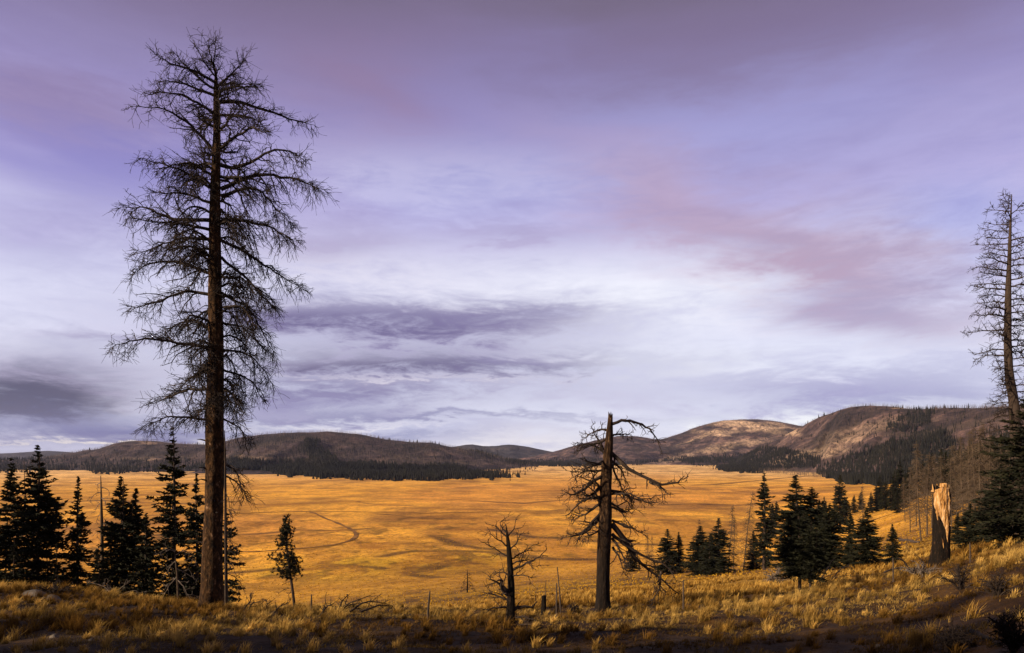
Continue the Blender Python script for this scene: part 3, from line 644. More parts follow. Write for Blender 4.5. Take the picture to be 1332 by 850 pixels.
# ------------------------------------------------------------------ bare trees
def limb(mb, pts, r0, r1, g, L2=.8, n2=12, n3=6, L3=.3, sag=.0, wob=.04, depth=None, tw=.011, start=.12, updir=0.0, endk=.75):
    """one limb with side shoots and twigs; pts in local coordinates"""
    P = spline(pts, 14); Lg = np.linalg.norm(np.diff(P, axis=0), axis=1).sum()
    w = np.cumsum(g.normal(0, wob*Lg/14**.5, (14, 3)), axis=0); w -= np.linspace(0, 1, 14)[:, None]*w[-1]; P = P+w*np.linspace(0, 1, 14)[:, None]**.3
    t = np.linspace(0, 1, 14); R = r0*(1-t)**.9+r1
    mb.tubes(P, R, 6)
    T = np.gradient(P, axis=0); T /= np.linalg.norm(T, axis=1, keepdims=True)+1e-9
    s = start+(1-start)*(np.arange(n2)+g.random(n2))/max(n2, 1); i = np.clip((s*13).astype(int), 0, 12); f = (s*13-i)[:, None]
    B = P[i]*(1-f)+P[i+1]*f; Tb = T[i]
    rnd = g.normal(0, 1, (n2, 3)); rnd -= (rnd*Tb).sum(1, keepdims=True)*Tb; rnd /= np.linalg.norm(rnd, axis=1, keepdims=True)
    d = Tb*g.uniform(.35, 1.0, (n2, 1))+rnd*.8; d[:, 2] += updir; d /= np.linalg.norm(d, axis=1, keepdims=True)
    ln = L2*g.uniform(.35, 1.15, n2)*(1.15-s*endk)
    k = 6; u = np.linspace(0, 1, k)
    def grow(B, d, ln, k, curl, sg):
        n = len(B); cv = g.normal(0, curl, (n, 3)); u = np.linspace(0, 1, k)
        Pp = B[:, None]+ln[:, None, None]*(d[:, None]*u[None, :, None]+cv[:, None]*(u**2)[None, :, None])
        Pp += g.normal(0, .03, (n, k, 3))*ln[:, None, None]*(u > 0)[None, :, None]
        Pp[:, :, 2] -= (ln[:, None]*sg)*(u**2)[None]
        return Pp
    S = grow(B, d, ln, k, .28, sag)
    rb = np.interp(s, t, R)*.45; rb = np.clip(rb, tw, .05)
    mb.tubes(S, rb[:, None]*(1-u[None]*.8)+tw*.4, 4)
    if n3:
        ii = np.repeat(np.arange(n2), n3); uu = g.uniform(.15, 1, len(ii)); j = np.clip((uu*(k-1)).astype(int), 0, k-2); ff = (uu*(k-1)-j)[:, None]
        B3 = S[ii, j]*(1-ff)+S[ii, j+1]*ff; d3 = d[ii]*.7+g.normal(0, .62, (len(ii), 3)); d3[:, 2] += updir*.5; d3 /= np.linalg.norm(d3, axis=1, keepdims=True)
        l3 = L3*g.uniform(.3, 1.2, len(ii))*(1.2-uu*.6)
        S3 = grow(B3, d3, l3, 4, .35, sag*.8)
        mb.tubes(S3, np.full((len(ii), 4), tw)*np.linspace(1, .45, 4)[None], 3)
        m = len(ii); pick = g.permutation(m)[:int(m*.6)]
        B4 = S3[pick, 2]; d4 = d3[pick]+g.normal(0, .7, (len(pick), 3)); d4 /= np.linalg.norm(d4, axis=1, keepdims=True)
        S4 = grow(B4, d4, l3[pick]*.6, 3, .3, sag*.6)
        mb.tubes(S4, np.full((len(pick), 3), tw*.7), 3)
def trunk_mesh(pts, rads, mat, seed, sides=14, rough=.06, roots=0, n=60, jag=0):
    g = np.random.default_rng(seed); P = spline(pts, n)
    zz = P[:, 2]; R = np.interp(np.linspace(0, 1, n), np.linspace(0, 1, len(rads)), rads)
    th = np.arange(sides)*TAU/sides
    A = (fbm(np.cos(th)[None]*1.6+7+zz[:, None]*.25, np.sin(th)[None]*1.6+zz[:, None]*1.1, seed, 4)-.5)*2
    A = A+(fbm(th[None]*5.5+zz[:, None]*.15, zz[:, None]*.7+3*th[None], seed+5, 3)-.5)*1.1
    fl = np.zeros((n, sides))
    if roots:
        h = (zz-zz[0])[:, None]; fl = np.exp(-h/.45)*(.28+.22*np.cos(th*roots+seed)[None])
    RR = R[:, None]*(1+A*rough*2+fl)
    V = np.stack([P[:, 0:1]+RR*np.cos(th), P[:, 1:2]+RR*np.sin(th), np.repeat(zz[:, None], sides, 1)], -1)
    if jag: V[-1, :, 2] += g.uniform(-jag, jag, sides); V[-2, :, 2] += g.uniform(-jag, 0, sides)*.5
    V = np.concatenate([V.reshape(-1, 3), [P[-1]-np.array([0, 0, jag])]])
    idx = np.arange(n*sides).reshape(n, sides); a = idx[:-1]; b = idx[1:]
    Q = np.stack([a, np.roll(a, -1, 1), np.roll(b, -1, 1), b], -1).reshape(-1, 4)
    top = idx[-1]; T = np.stack([top, np.roll(top, -1), np.full(sides, n*sides)], -1)
    return mkmesh('trunk', V, Q, T, mat, True)

# --- the big dead pine
D0 = 24.0
b0 = gpos(275, D0)
def loc0(px, py, base, D, dy=0):           # a point of a tree standing at `base`, dy metres nearer or farther than its trunk
    X = (px-CX)/F*D; Z = (HY-py)/F*D
    return np.array([X-base.x, dy, Z-base.z])
big = empty('dead_pine_tree', b0, 'towering bare dead pine rising from the left ridge, tallest tree in view', 'dead tree')
tp = [(274, 797), (275, 790), (276, 760), (277, 700), (279.5, 620), (279, 540), (281, 460), (279.5, 360), (280, 250), (282, 180), (281, 120), (281, 88)]
tr = [.46, .41, .36, .315, .30, .29, .25, .215, .17, .125, .085, .02]
P = [loc0(x, y, b0, D0) for x, y in tp]; P[0][2] -= .3
obj('trunk', trunk_mesh(P, tr, M['bark'], 3, 28, .05, 5, 240), big)
limbs0 = [((280, 116), (258, 98), (243, 76), (232, 54)), ((281, 108), (262, 100), (236, 92), (214, 80)), ((280, 125), (250, 112), (213, 118)), ((280, 150), (245, 135), (207, 142)), ((280, 165), (250, 155), (215, 162)),
 ((278, 197), (250, 170), (228, 163), (197, 168)), ((278, 214), (250, 206), (222, 196)), ((278, 246), (240, 228), (192, 219)), ((277, 265), (240, 258), (205, 262)), ((277, 287), (225, 287), (188, 276), (149, 272)), ((277, 312), (230, 312), (166, 332)),
 ((276, 357), (238, 343), (192, 341), (154, 354)), ((276, 384), (238, 380), (205, 396), (168, 402)), ((276, 432), (240, 414), (190, 438)), ((275, 453), (235, 452), (200, 451), (168, 463)), ((275, 477), (240, 480), (187, 515)),
 ((275, 507), (228, 508), (176, 524)), ((275, 547), (230, 543), (198, 556)), ((276, 400), (250, 405), (215, 420)), ((276, 335), (245, 325), (205, 335)), ((276, 228), (250, 220), (215, 236)), ((276, 300), (240, 300), (190, 305)),
 ((282, 106), (288, 84), (300, 60)), ((282, 110), (296, 90), (320, 72)), ((283, 114), (310, 95), (336, 82)), ((283, 104), (275, 85), (270, 66)), ((282, 102), (284, 84), (286, 62)), ((283, 120), (315, 112), (352, 118)), ((284, 133), (322, 127), (366, 136), (402, 136)), ((285, 150), (315, 150), (345, 160)),
 ((287, 193), (340, 180), (372, 196)), ((287, 215), (325, 220), (378, 205), (416, 222)), ((288, 246), (340, 229), (392, 236), (430, 248)), ((288, 255), (327, 243), (360, 262), (388, 294)), ((288, 286), (342, 292), (396, 316)), ((287, 230), (330, 236), (370, 250)), ((286, 170), (318, 166), (350, 178)),
 ((288, 313), (342, 340), (385, 366)), ((288, 335), (342, 378), (366, 404)), ((288, 381), (328, 404), (358, 464)), ((288, 400), (320, 402), (345, 430)), ((288, 420), (312, 425), (335, 450)), ((289, 455), (325, 462), (350, 496)), ((289, 508), (315, 515), (332, 542)), ((290, 545), (308, 556), (322, 572)), ((288, 360), (322, 366), (362, 392)),
 ((288, 480), (312, 490), (330, 520)), ((290, 600), (310, 618), (318, 652)), ((290, 618), (300, 630), (306, 655))]
g = np.random.default_rng(8)
for k, L in enumerate(limbs0):
    dyt = g.uniform(-1.6, 1.6); n = len(L)
    pts = [loc0(L[0][0]+(x-L[0][0])*.92, L[0][1]+(y-L[0][1])*(.60 if L[0][1] < 135 else 1), b0, D0, dyt*(i/(n-1))) for i, (x, y) in enumerate(L)]
    ext = abs(L[-1][0]-L[0][0])/37.5+.3
    up = .0 if L[0][1] < 160 else (0.05 if L[0][1] < 240 else -.05)
    right_low = L[-1][0] > 290 and 230 < L[0][1] < 520
    mb = MB(); low = L[0][1] > 590
    limb(mb, pts, min(.075, .022+.012*ext), .006, g, L2=(.32 if L[0][1] < 135 else .70)+.10*ext, n2=int(8+ext*5.6), n3=(4 if low else (6 if L[0][1] < 200 else (11 if right_low else 8))), L3=.44, sag=.6 if right_low else (.42 if L[0][1] > 200 else .08), wob=.05, tw=.0085, updir=up, endk=.92)
    obj('branch', mb.mesh('branch', M['twig'], True), big)
for k in range(44):                                        # limbs reaching toward and away from the camera
    y = 128+k*9.5; a = g.uniform(0, TAU); 
    r = np.interp(y, [100, 180, 260, 400, 520, 560], [.7, 1.3, 2.0, 2.0, 1.5, .8])*g.uniform(.7, 1.1)
    c = 280.; base = loc0(c, y, b0, D0); dx, dyy = math.cos(a)*r*.6, math.sin(a)*r
    drop = r*(.35 if y > 200 else -.35)*g.uniform(.3, 1.2)
    pts = [base, base+np.array([dx*.5, dyy*.5, r*.08]), base+np.array([dx, dyy, -drop])]
    mb = MB(); limb(mb, pts, .045, .007, g, L2=.9, n2=(9 if y < 210 else 15), n3=(5 if y < 210 else 8), L3=.42, sag=.4 if y > 230 else .05, wob=.05, tw=.0095, updir=.1 if y < 240 else -.1)
    obj('branch', mb.mesh('branch', M['twig'], True), big)

for k in range(8):                                         # snapped stubs low on the trunk
    y = 575+k*19+g.uniform(-6, 6); a = g.choice([0, math.pi])+g.uniform(-.9, .9); c = loc0(280-(y-540)*.02, y, b0, D0); d = np.array([math.cos(a), -abs(math.sin(a)), .25]); mb = MB()
    ln = g.uniform(.45, .62); mb.tubes(np.array([c+d*.22, c+d*ln*.8, c+d*ln+np.array([0, 0, -.03])]), np.array([.04, .022, .008]), 6); obj('stub', mb.mesh('stub', M['twig']), big)

def bare_tree(name, base, D, trunkpx, rads, limbs, label, seed, mat='bark_burnt', tmat='twig', L2=.5, n2=7, n3=4, L3=.25, tw=.01, jag=0, r=.04, sag=.1, cat='dead tree', depth=.6, group=None, roots=4, wob=.05, updir=0):
    g = np.random.default_rng(seed); e = empty(name, base, label, cat, group)
    P = [loc0(x, y, base, D) for x, y in trunkpx]; P[0][2] = min(P[0][2], -.25)
    obj('trunk', trunk_mesh(P, rads, M[mat], seed, 22, .065, roots, 110, jag), e)
    for L in limbs:
        rr = r; opts = {}
        if isinstance(L, dict): opts = L; L = L['p']; rr = opts.get('r', r)
        dyt = g.uniform(-depth, depth); n = len(L); mb = MB()
        pts = [loc0(x, y, base, D, dyt*(i/(n-1))) for i, (x, y) in enumerate(L)]
        ln = sum(math.hypot(L[i+1][0]-L[i][0], L[i+1][1]-L[i][1]) for i in range(n-1))/F*D
        limb(mb, pts, rr, rr*.18, g, L2=opts.get('L2', L2), n2=max(2, int(opts.get('n2', n2)*ln)), n3=n3, L3=L3, sag=sag, wob=wob, tw=tw, updir=updir, start=opts.get('start', .12))
        obj('branch', mb.mesh('branch', M[tmat], True), e)
    return e
# thin dead companion right of the big pine
D1 = 23.4; b1 = gpos(294, D1)
bare_tree('dead_sapling', b1, D1, [(294, 797), (294, 740), (293.5, 680), (293, 600), (292, 560)], [.06, .05, .045, .03, .01],
  [((294, 716), (305, 720), (322, 745)), ((294, 730), (308, 738), (320, 765)), ((294, 700), (303, 706), (316, 725)), ((294, 745), (306, 755), (316, 782)), ((294, 640), (304, 652), (312, 680)), ((294, 660), (302, 668), (310, 700))],
  'thin grey dead sapling standing tight against the big pine trunk', 12, mat='trunk', tmat='twig', L2=.35, n2=6, n3=3, L3=.2, tw=.007, r=.013, roots=0, sag=.3)
# bare thin snag amid the left spruces
Dd = 43; bd = gpos(132, Dd)
bare_tree('dead_sapling', bd, Dd, [(133, 790), (133, 720), (132, 660), (131, 619)], [.12, .10, .07, .02],
  [((132, y), (132+s*8, y+3), (132+s*w, y+h)) for y, s, w, h in [(628, -1, 10, 8), (634, 1, 12, 8), (640, -1, 15, 14), (648, 1, 14, 12), (655, -1, 15, 14), (662, 1, 16, 12), (670, -1, 16, 14), (680, 1, 18, 22), (690, -1, 12, 12), (700, 1, 14, 16), (712, -1, 12, 12)]],
  'bare thin snag rising between the slim and the bushy spruce', 13, mat='dead_grey', tmat='twig_grey', L2=.5, n2=4, n3=2, L3=.25, tw=.012, r=.025, roots=0, sag=.2)
# grey dead branches hanging in front of the left spruces
Dg = 33; bg_ = gpos(232, Dg)
bare_tree('dead_shrub', bg_, Dg, [(232, 792), (231, 760), (229, 735), (227, 716)], [.05, .045, .03, .01],
  [((229, 722), (238, 716), (252, 735)), ((229, 730), (218, 738), (208, 752)), ((230, 740), (240, 748), (254, 758)), ((231, 748), (222, 760), (212, 778)), ((231, 755), (243, 765), (256, 780)), ((228, 718), (218, 714), (206, 722))],
  'grey leafless shrub with forked branches before the tall ragged spruce', 14, mat='dead_grey', tmat='twig_grey', L2=.5, n2=5, n3=3, L3=.25, tw=.010, r=.022, roots=0, sag=.15, cat='shrub')
Dg = 30; bg_ = gpos(150, Dg)
bare_tree('dead_shrub', bg_, Dg, [(150, 785), (150, 778), (150, 770)], [.03, .025, .01],
  [((150, 775), (130, 764), (108, 758)), ((150, 776), (138, 768), (122, 772)), ((151, 772), (160, 762), (168, 758)), ((151, 776), (172, 768), (188, 772)), ((150, 772), (148, 762), (144, 754))],
  'low grey tangle of dead branches lying before the bushy spruce', 15, mat='dead_grey', tmat='twig_grey', L2=.35, n2=5, n3=3, L3=.2, tw=.009, r=.016, roots=0, sag=.1, cat='shrub')
# --- the broken-topped snag
D2 = solve(784, 795, 18, 40); b2 = gpos(784, D2)
bare_tree('broken_snag', b2, D2, [(784, 800), (784, 790), (785, 740), (787, 680), (789, 620), (792, 575), (794, 541)], [.32, .27, .26, .25, .215, .155, .085],
 [dict(p=((796, 552), (816, 547), (837, 552), (852, 566), (865, 588)), r=.06, n2=5), dict(p=((797, 567), (812, 564), (828, 568)), r=.04),
  dict(p=((789, 583), (805, 600), (826, 618), (856, 630), (877, 624), (890, 619)), r=.085, n2=4, L2=.4), ((845, 627), (856, 634), (866, 642)), ((796, 600), (812, 612), (818, 632)), ((796, 605), (806, 622), (812, 636)),
  dict(p=((796, 639), (818, 647), (829, 656), (862, 650)), r=.06), ((796, 643), (815, 640), (845, 655)), ((796, 655), (808, 662), (818, 667)), ((796, 660), (812, 668), (826, 662)),
  dict(p=((796, 677), (818, 688), (841, 697)), r=.05), dict(p=((796, 682), (818, 702), (833, 727), (858, 745), (886, 775)), r=.10, n2=6, L2=.7), dict(p=((796, 695), (812, 712), (838, 733), (862, 740), (880, 758)), r=.07, n2=5), dict(p=((796, 700), (806, 716), (812, 738)), r=.05),
  ((797, 712), (806, 726), (810, 745)), ((860, 744), (855, 765), (842, 790)),
  ((790, 560), (778, 560), (758, 572)), ((788, 572), (772, 578), (750, 575)), ((787, 590), (770, 580), (748, 583)), ((785, 585), (778, 570), (770, 556)), ((786, 600), (770, 600), (752, 596)), ((785, 612), (762, 612), (735, 612)), ((784, 604), (765, 608), (742, 622)),
  dict(p=((783, 620), (755, 634), (731, 642)), r=.06, n2=7), dict(p=((783, 632), (765, 645), (745, 640)), r=.05), dict(p=((782, 647), (757, 654), (740, 672)), r=.065, n2=7), dict(p=((782, 655), (762, 672), (745, 672)), r=.05), dict(p=((781, 675), (755, 694), (730, 699)), r=.065, n2=7),
  dict(p=((781, 668), (762, 684), (752, 700)), r=.05), ((781, 660), (770, 640), (755, 628)), ((782, 640), (772, 625), (764, 610)), ((781, 690), (772, 696), (760, 700))],
 'thick broken-topped dead snag with crooked limbs standing right of centre', 21, L2=.65, n2=8, n3=4, L3=.28, tw=.0115, jag=.18, r=.045, depth=1.0, sag=.12, wob=.07)
# --- small black dead tree
D3 = solve(663, 811, 12, 30); b3 = gpos(663, D3)
bare_tree('dead_tree', b3, D3, [(663, 814), (664, 800), (665, 765), (663, 730), (661, 705), (658, 683)], [.16, .115, .095, .07, .05, .015],
 [((661, 712), (645, 700), (634, 692)), ((662, 724), (645, 715), (633, 708)), ((662, 716), (672, 705), (678, 690)), ((663, 728), (680, 722), (698, 712)), dict(p=((664, 742), (686, 730), (711, 712)), r=.035), ((664, 735), (682, 730), (700, 738)),
  ((664, 748), (678, 746), (692, 750)), dict(p=((663, 772), (650, 757), (634, 750)), r=.045), dict(p=((664, 776), (654, 765), (652, 752), (646, 752)), r=.05), dict(p=((663, 782), (645, 776), (628, 772)), r=.03), dict(p=((662, 790), (645, 789), (628, 792)), r=.03),
  dict(p=((665, 795), (676, 790), (692, 790), (698, 784)), r=.05), dict(p=((665, 802), (680, 802), (700, 806)), r=.035), ((661, 700), (650, 690), (645, 684)), ((660, 698), (668, 688), (670, 680)), ((662, 750), (652, 745), (640, 748)), ((659, 693), (652, 686), (650, 680))],
 'small black dead tree with crooked low limbs at lower centre', 22, mat='char', tmat='twig', L2=.45, n2=7, n3=3, L3=.2, tw=.008, r=.022, depth=.6, sag=0, wob=.07, updir=.15)
# --- tall dead tree at the right edge
D4 = 40; b4 = gpos(1326, D4)
lm = []; rg2 = random.Random(9)
for k in range(70):
    y = 262+k*4.3; s = -1 if k % 2 else 1
    w = np.interp(y, [255, 300, 340, 400, 430, 480, 560], [7, 24, 36, 42, 46, 34, 26])*rg2.uniform(.6, 1.12)
    xt = np.interp(y, [250, 400, 450, 490, 530, 600], [1316, 1311, 1311, 1313, 1319, 1323]); up = np.interp(y, [250, 330, 420, 500], [16, 8, 2, -8])
    lm.append(dict(p=((xt, y), (xt+s*w*.5, y-up*.2-2), (xt+s*w, y-up)), r=.02+w*.0007))
bare_tree('dead_pine_tree', b4, D4, [(1326, 705), (1326, 690), (1323, 600), (1319, 530), (1313, 490), (1311, 450), (1311, 400), (1313, 330), (1316, 253)], [.36, .33, .30, .26, .23, .20, .17, .10, .02], lm,
 'tall slender bare dead pine standing at the right edge', 23, mat='trunk', tmat='twig', L2=.75, n2=6, n3=5, L3=.4, tw=.013, depth=1.6, sag=.0, roots=4, wob=.05, updir=.15)

# --- small pine with bent trunk
D5 = 27.5; b5 = gpos(384, D5)
pine = empty('young_pine_tree', b5, 'small loose pine on a bent thin trunk, standing alone before the valley', 'tree')
P = [loc0(x, y, b5, D5) for x, y in [(384, 800), (382, 780), (378, 750), (374, 720), (372, 695), (372, 672)]]; P[0][2] = -.3
obj('trunk', trunk_mesh(P, [.065, .055, .05, .04, .025, .01], M['trunk'], 5, 8, .05, 0, 40), pine)
g = np.random.default_rng(77); mb = MB(); bb = MB()
for k in range(84):
    f = g.random()**.8; y = 673+f*80; xt = np.interp(y, [672, 695, 720, 750], [372, 372, 374, 378])
    w = np.interp(y, [672, 690, 708, 730, 752], [1.5, 8, 15, 24, 15])*g.uniform(.35, 1.15); a = g.uniform(0, TAU)
    r = w/F*D5; b = loc0(xt, y, b5, D5); e = b+np.array([math.cos(a)*r-(.10 if y > 715 else 0), math.sin(a)*r, r*.35*g.uniform(-.6, .9)])
    bb.tubes(np.array([b, (b+e)/2+np.array([0, 0, -.04]), e]), np.array([.018, .012, .006]), 4)
    for q in range(5):
        c = b+(e-b)*(.35+.65*g.random() if q else 1)+g.normal(0, .07, 3)
        n = 16; d = g.normal(0, 1, (n, 3)); d[:, 2] += .5; d /= np.linalg.norm(d, axis=1, keepdims=True); ln = g.uniform(.07, .13, n)
        s = np.cross(d, g.normal(0, 1, (n, 3))); s /= np.linalg.norm(s, axis=1, keepdims=True)
        V = np.stack([c+s*.018, c-s*.018, c+d*ln[:, None]], 1); mb.add(V, None, np.arange(n*3).reshape(-1, 3))
obj('crown', mb.mesh('crown', M['needles']), pine); obj('branches', bb.mesh('branches', M['trunk'], True), pine)
mb = MB()
for (x0, y0, x1, y1) in [(379, 757, 365, 762), (380, 765, 360, 773), (378, 752, 366, 752), (381, 770, 372, 776), (378, 750, 386, 754)]:
    limb(mb, [loc0(x0, y0, b5, D5), loc0((x0+x1)/2, (y0+y1)/2-1, b5, D5, .1), loc0(x1, y1, b5, D5, .2)], .012, .003, g, .25, 5, 2, .12, tw=.006)
obj('dead_branches', mb.mesh('dead_branches', M['twig'], True), pine)

# --- pale broken stump on the right
D6 = solve(1222, 737, 16, 60); b6 = gpos(1222, D6)
print('stump D', D6)
st = empty('broken_stump', b6, 'tall broken stump with split pale wood at its top and charred base', 'stump')
P = [loc0(x, y, b6, D6) for x, y in [(1222.5, 741), (1222.5, 730), (1223.5, 700), (1224.5, 665), (1225, 640)]]; P[0][2] = -.3
rs = [r/F*D6 for r in (13.5, 11.5, 10.3, 9.6, 9.3)]
obj('charred_shell', trunk_mesh(P, rs, M['char'], 44, 22, .07, 6, 50, .35), st)
# the fresh split face: a ragged slab bulging out of the shell, facing the camera
n, m = 16, 40
V = []; g = np.random.default_rng(3)
for j in range(m):
    f = j/(m-1); y = 704-f*71
    xl = np.interp(y, [633, 638, 645, 665, 678, 690, 704], [1220, 1215, 1214.5, 1215.5, 1220.5, 1224, 1226])+1.6*(float(vnoise(np.array(y/4.), np.array(.5), 3))-.5)
    xr = np.interp(y, [633, 665, 678, 690, 704], [1229, 1230, 1229, 1228, 1227])+1.6*(float(vnoise(np.array(y/5.), np.array(9.5), 3))-.5)
    for i in range(n):
        u = i/(n-1); x = xl+(xr-xl)*u; p = loc0(x, y+(0 if j < m-1 else g.uniform(-5, 4)), b6, D6)
        R = 10.2/F*D6; p[1] = -math.sqrt(max(0, R*R*1.12-((x-1224)/F*D6)**2))+.10*(float(fbm(np.array(x/1.6), np.array(y/14.), 9, 3))-.5)+g.normal(0, .006); V.append(p)
for j in range(m):
    for i in range(n):
        q = V[j*n+i].copy(); q[1] = q[1]*.2+.05; V.append(q)
idx = np.arange(n*m).reshape(m, n); Q = np.stack([idx[:-1, :-1], idx[:-1, 1:], idx[1:, 1:], idx[1:, :-1]], -1).reshape(-1, 4)
Qb = Q[:, ::-1]+n*m
ed = np.concatenate([idx[0, :], idx[1:, -1], idx[-1, -2::-1], idx[-2:0:-1, 0]]); e2 = np.roll(ed, -1)
Qs = np.stack([ed, ed+n*m, e2+n*m, e2], -1)
obj('split_wood', mkmesh('split_wood', np.array(V), np.concatenate([Q, Qb, Qs]), None, M['freshwood'], False), st)
mb = MB()
for k in range(14):
    x = 1213+k*1.35+g.uniform(-.5, .5); a = loc0(x, 640, b6, D6, g.uniform(-.2, .2)); c = loc0(x+g.uniform(-1, 1), 629+g.uniform(0, 9), b6, D6, g.uniform(-.15, .15))
    mb.tubes(np.array([a, (a+c)/2, c]), np.array([.05, .035, .006]), 4)
obj('splinters', mb.mesh('splinters', M['freshwood']), st)
mb = MB()
for x0, y0, x1, y1, w in [(1212.5, 664, 1213.5, 676, .035), (1220, 700, 1221, 712, .03), (1229, 682, 1233, 684, .03)]:
    a = loc0(x0, y0, b6, D6, -.34); c = loc0(x1, y1, b6, D6, -.36); mb.tubes(np.array([a, (a+c)/2, c]), np.array([w*.4, w, w*.4]), 5)
obj('bark_scar', mb.mesh('bark_scar', M['freshwood']), st)

# --- posts and poles
def post(px, top, base, w, label, lean=0, lo=14, hi=60, name='fence_post', cat='post', kind='post', mat='post', group=None, sharp=.6):
    D = solve(px, base, lo, hi); b = gpos(px, D); zt = (HY-top)/F*D-b.z; r = w/2/F*D
    pts = [(0, 0, -.3), (lean*.3/F*D, 0, zt*.35), (lean/F*D, .02, zt)]
    me = trunk_mesh(pts, [r*1.1, r, r*sharp], M[mat], int(px), 9, .07, 0, 24, .02)
    me.name = name
    o = obj(name, me); o.location = b
    return tag(o, label, cat, group)
post(405, 774, 806, 2.6, 'short dark stake just right of the small bent pine', lo=20)
post(556, 769, 808, 3.2, 'leaning dark post standing alone left of the small black dead tree', lean=3, lo=15)
post(707, 775, 800, 7, 'squat charred stump post right of the small black dead tree', lo=22, name='stump_post', mat='char', cat='stump', sharp=.8)
post(724, 759, 804, 2.6, 'thin upright stake between the squat stump and the leaning rod', lo=20)
post(730, 738, 803, 2.2, 'tall thin leaning rod beside the upright stake', lean=-5, lo=20, name='dead_sapling', cat='sapling')
post(710, 758, 799, 1.6, 'very thin bare stem rising behind the squat charred stump', lo=22, name='dead_sapling', cat='sapling')
post(889, 754, 797, 2.8, 'upright dark post right of the broken snag beside its fallen limb', lo=22)
post(1262, 706, 733, 2.0, 'thin stake on the lit slope right of the pale broken stump', lo=20)
post(1162, 726, 758, 2.0, 'thin stake left of the pale broken stump among dry brush', lo=18)

# twiggy bush in the valley
def bush(px, top, base, w, label, seed, mat='twig', lo=20, hi=400, n=26, cat='bush', name='bare_bush', spread=1.0, tw=None, group=None):
    D = solve(px, base, lo, hi); b = gpos(px, D); g = np.random.default_rng(seed); H = (base-top)/F*D; W = w/2/F*D; mb = MB()
    tw = tw or max(.005, D*.0004)
    for k in range(n):
        a = g.uniform(0, TAU); q = g.random()**.6; e = np.array([math.cos(a)*W*q, math.sin(a)*W*q*.8, H*(1-.55*q*q)*g.uniform(.6, 1.05)])
        limb(mb, [np.array([0, 0, -.05]), e*.5+np.array([0, 0, H*.1]), e], tw*2.2, tw*.6, g, H*.35, 5, 3, H*.15, sag=0, wob=.06, tw=tw)
    me = mb.mesh(name, M[mat], True); o = obj(name, me); o.location = b
    return tag(o, label, cat, group)
Dv = solve(608, 771, 60, 400); bv = gpos(608, Dv)
bare_tree('dead_sapling', bv, Dv, [(608, 772), (608, 762), (608.3, 750), (608, 741)], [.22, .18, .12, .04],
  [((608, y), (608+s*w*.6, y+1), (608+s*w, y+h)) for y, s, w, h in [(746, 1, 3, 4), (748, -1, 4, 5), (751, 1, 5, 5), (753, -1, 6, 6), (756, 1, 7, 6), (758, -1, 8, 6), (761, 1, 9, 6), (763, -1, 9, 5), (765, 1, 8, 4), (766, -1, 7, 3)]],
  'small grey dead sapling alone in the yellow grass left of the black dead tree', 51, mat='char', tmat='twig', L2=.8, n2=2.2, n3=3, L3=.5, tw=.035, r=.05, roots=0, depth=1.2)
bush(70, 752, 776, 60, 'low bare tangled bush at the foot of the left spruces', 52, lo=16, hi=30, n=18)
GB = 'dry twiggy bushes on the right ridge'
bush(1200, 728, 752, 60, 'bare grey bush at the foot of the pale broken stump, spreading left', 53, 'twig_grey', lo=16, n=22, group=GB)
bush(1250, 735, 768, 56, 'bare twiggy bush on the dim slope right of the stump', 54, lo=14, n=20, group=GB)
bush(1298, 742, 776, 60, 'bare twiggy bush on the dim slope near the right edge', 55, lo=12, n=20, group=GB)
bush(1238, 808, 850, 60, 'dark leafless bush at the bottom edge on the right', 56, lo=9, n=26, group=GB)
bush(1318, 790, 850, 60, 'large dark bush in the bottom right corner', 57, 'char', lo=8, n=34, group=GB)
bush(745, 782, 800, 26, 'tiny dry bush right of the thin stakes', 58, lo=20, n=12)
bush(1010, 735, 762, 40, 'dry grey brush on the slope before the middle grove', 59, 'twig_grey', lo=26, n=16, group=GB)

# fallen branches
def fallen(lst, px, py, label, seed, mat='twig', lo=15, hi=80, r=.03, L2=.4, name='fallen_branch'):
    D = solve(px, py, lo, hi); b = gpos(px, D); g = np.random.default_rng(seed); mb = MB()
    for L in lst:
        n = len(L); dyt = g.uniform(-.5, .5); pts = [loc0(x, y, b, D, dyt*(i/(n-1))) for i, (x, y) in enumerate(L)]
        limb(mb, pts, r, r*.2, g, L2, 7, 3, L2*.4, tw=.008, wob=.05)
    o = obj(name, mb.mesh(name, M[mat], True)); o.location = b
    return tag(o, label, 'branches')
fallen([((430, 802), (445, 788), (478, 775)), ((436, 803), (450, 790), (468, 786)), ((470, 796), (490, 790), (508, 793)), ((445, 800), (442, 788), (450, 776)), ((455, 796), (475, 784), (500, 789)), ((418, 800), (425, 790), (438, 782))], 455, 800, 'arched dead branches lying on the ridge left of the lone leaning post', 61, lo=18)
fallen([((1055, 765), (1075, 752), (1100, 742)), ((1060, 766), (1080, 758), (1108, 757)), ((1065, 760), (1078, 742), (1090, 728)), ((1080, 756), (1098, 738), (1112, 745)), ((1072, 760), (1092, 750), (1118, 752))], 1075, 762, 'dead branches splayed on the lit slope right of the nearer fir', 62, 'twig_grey', lo=20)
fallen([((1168, 726), (1190, 745), (1235, 758)), ((1195, 752), (1205, 735), (1200, 726)), ((1180, 742), (1200, 740), (1220, 752)), ((1150, 745), (1172, 738), (1186, 742))], 1200, 750, 'dark dead branches lying before the pale broken stump', 63, lo=16)
fallen([((355, 800), (362, 790), (372, 786)), ((322, 795), (330, 785), (345, 782)), ((318, 792), (324, 782), (320, 776)), ((340, 798), (350, 788), (352, 778))], 338, 798, 'low dead branches on the crest between big pine and small pine', 64, lo=18, r=.018, L2=.3)
